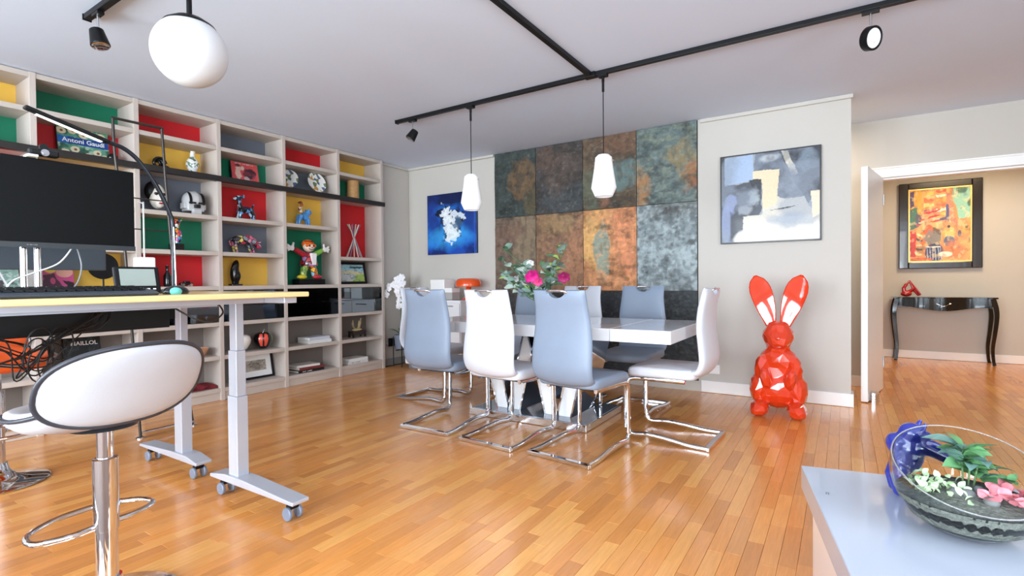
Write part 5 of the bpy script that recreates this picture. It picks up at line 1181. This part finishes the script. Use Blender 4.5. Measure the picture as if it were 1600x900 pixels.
cv = Canvas(60, 50, (170, 214, 226), 500); cv.poly([(0, .62), (.5, .66), (1, .52), (1, 0), (0, 0)], (226, 216, 170), 1, .04); cv.poly([(.45, .4), (1, .45), (1, 0), (.5, 0)], (170, 196, 90), 1, .06); cv.blob(.28, .28, .32, .25, (206, 210, 206), 1, .2, .8, 10); cv.noise((70, 80, 90), 14, .55, .62, .5); cv.blob(.72, .83, .25, .05, (40, 56, 60), .9, .3, 1., 12)
frame_thing('landscape photo in black frame above the mirrored drawers', 4.12, DT, .42, .255, .026, black_mat, cv)
cv = Canvas(50, 40, (180, 172, 160), 510); cv.blob(.5, .5, .3, .38, (120, 112, 104), .7, .4, .9, 10); cv.noise((90, 84, 78), 12, .55, .65, .7)
frame_thing('sketch in wide white mount and black frame on bottom shelf', 2.915, PLT, .36, .25, .018, black_mat, cv, .055)
# apples
def apple(label, y, mats):
    t = shelf('apple_ornament', label, 'ornament', y, S6, group='ceramic apples')
    pr = [(0, .012), (.03, .004), (.05, .02), (.08, .07), (.086, .105), (.075, .14), (.045, .158), (.018, .150), (0, .138)]
    MB().lathe(pr, 32).build('fruit', mats, t, smooth=60); MB().tube(catmull([(0, 0, .14), (.004, 0, .165), (.016, 0, .19)], 4), .004, 8).build('stem', chrome, t, smooth=60)
    return t
t = apple('black ceramic apple with red and green dripping stripes', 2.965, black_gloss)
for a0, c_ in ((-2.35, (226, 84, 66)), (-1.75, (226, 84, 66)), (-.75, (130, 200, 140))):
    def st(u, v):
        a = a0 + .42 * (u - .5) * (1.1 - .5 * abs(v - .6)); zz = .03 + .12 * v; r_ = np.interp(zz, [.02, .07, .105, .14, .158], [.05, .08, .086, .075, .045]) + .0015
        return (r_ * math.cos(a), r_ * math.sin(a), zz)
    MB().grid(st, 6, 12).build('glaze_stripe', M('glaze_%d' % c_[0], c_, .15, coat=.6), t, smooth=60)
apple('white ceramic apple with brown stripe half behind desk leg', 2.745, M('white_glaze', (238, 234, 228), .15, coat=.6))
t = shelf('wooden_bowl', 'small terracotta brown wooden bowl on lower shelf', 'bowl', 2.33, S6, x=-4.82); MB().lathe([(0, 0), (.035, 0), (.065, .03), (.085, .075), (.080, .078), (.06, .035), (.03, .008), (0, .007)], 28).build('body', M('bowl_wood', (202, 150, 116), .5, var=.3, scale=30), t, smooth=40)
t = shelf('scarf', 'folded dark red cloth on the bottom shelf', 'cloth', 2.35, PLT, x=-4.86); MB().grid(lambda u, v: (-.12 + .24 * u, -.1 + .18 * v, .012 + .035 * math.sin(PI * u) ** .5 * math.sin(PI * v) ** .5 + .008 * math.sin(u * 14 + v * 5)), 24, 16).build('fold', M('dark_red_cloth', (110, 26, 34), .9, var=.2), t, smooth=60); MB().box(-.12, .12, -.1, .08, 0, .012).build('lower_fold', M('dark_red_cloth'), t, bevel=.005)
t = shelf('carved_ornament', 'gilded branch ornament on a little dark carved table', 'ornament', 4.15, S6)
MB().box(-.10, .10, -.045, .045, .052, .070).build('table_top', M('dark_wood', (40, 28, 24), .4), t, bevel=.003)
for x_ in (-.085, .085):
    for y_ in (-.035, .035): MB().box(x_ - .009, x_ + .009, y_ - .009, y_ + .009, 0, .052).build('leg', M('dark_wood'), t)
MB().box(-.08, .08, -.04, -.034, .03, .052).build('apron', M('dark_wood'), t)
q = MB()
for k in range(7):
    a = rg_.uniform(-.9, .9); q.tube(catmull([(rg_.uniform(-.05, .05), 0, .07), (a * .05, rg_.uniform(-.02, .02), .11), (a * .08, rg_.uniform(-.02, .02), .15 + rg_.uniform(0, .07))], 4), .006, 6)
q.ell((0, 0, .085), (.07, .03, .018)); me = q.mesh('branches', 60); me.materials.append(M('gilded_coral', (196, 176, 130), .45, var=.3, scale=40)); link('branches', me, t)
t = shelf('round_mirror', 'black round disc on a stem standing on the yellow shelf', 'mirror', 1.66, DT, x=-4.80)
MB().lathe([(0, -.006), (.098, -.006), (.10, 0), (.098, .006), (0, .006)], 48, (0, 0, .164), rx(90)).build('disc', black_mat, t, smooth=40); MB().lathe([(.006, .006), (.006, .07)], 10).build('stem', black_mat, t, smooth=40); MB().lathe([(0, 0), (.05, 0), (.05, .006), (0, .006)], 24).build('foot', black_mat, t)

# ------------------------------------------------------------------ cables under the desks
cab = M('black_cable', (22, 22, 24), .45)
GC = 'loose black cables hanging under the desks'
def cable(label, pts, r=.0028, mat=cab, g=GC):
    o = MB().tube(catmull(pts, 8), r, 6).build('cable', mat, None, smooth=60); tag(o, label, 'cable', g); return o
CL = 'loose thin black cable hanging in the tangle under desk'
rc = random.Random(3)
for k in range(9):
    y0 = rc.uniform(.86, .94); y1 = rc.uniform(.50, .66)
    cable(CL, [(-2.66, y0, .935), (-2.62, y0 - .05, .90 - rc.uniform(0, .04)), (-2.60, .72 + rc.uniform(-.03, .03), .84 + rc.uniform(-.06, .02)), (-2.62, .66 + rc.uniform(-.05, .05), .74 + rc.uniform(-.06, .05)), (-2.64, y1, .80 + rc.uniform(-.05, .06)), (-2.66, y1 - .2, .88)])
for k in range(5):
    c_ = Vector((-2.61, .70 + rc.uniform(-.05, .06), .775 + rc.uniform(-.04, .04))); r_ = rc.uniform(.035, .07); tl__ = rc.uniform(-.5, .5)
    cable(CL, [c_ + Vector((.02 * math.sin(a + tl__), r_ * math.cos(a) * .7, r_ * 1.3 * math.sin(a))) for a in [i * .7 for i in range(11)]])
cable('black cable running diagonally across the stool and desk underside', [(-2.50, .20, .66), (-2.52, .45, .735), (-2.55, .66, .80), (-2.60, .84, .90), (-2.66, .92, .93)], .004, g=None)
cable('black cable loop hanging beside the right desk column', [(-2.62, 1.16, .935), (-2.55, 1.22, .88), (-2.53, 1.28, .862), (-2.53, 1.34, .90), (-2.58, 1.345, .945)], .004, g=None)
for k, lb_ in enumerate(('white cable curving from monitor down to the desktop left', 'grey cable hanging straight behind the monitor to desktop')):
    P = [[(-2.60, .79, 1.20), (-2.59, .74, 1.13), (-2.58, .66, 1.09), (-2.57, .60, 1.06), (-2.56, .57, 1.008)], [(-2.60, .80, 1.20), (-2.585, .81, 1.12), (-2.57, .79, 1.05), (-2.56, .75, 1.008)]][k]
    cable(lb_, P, .003, M('cable_grey_%d' % k, [(226, 226, 228), (120, 122, 126)][k], .4), g=None)
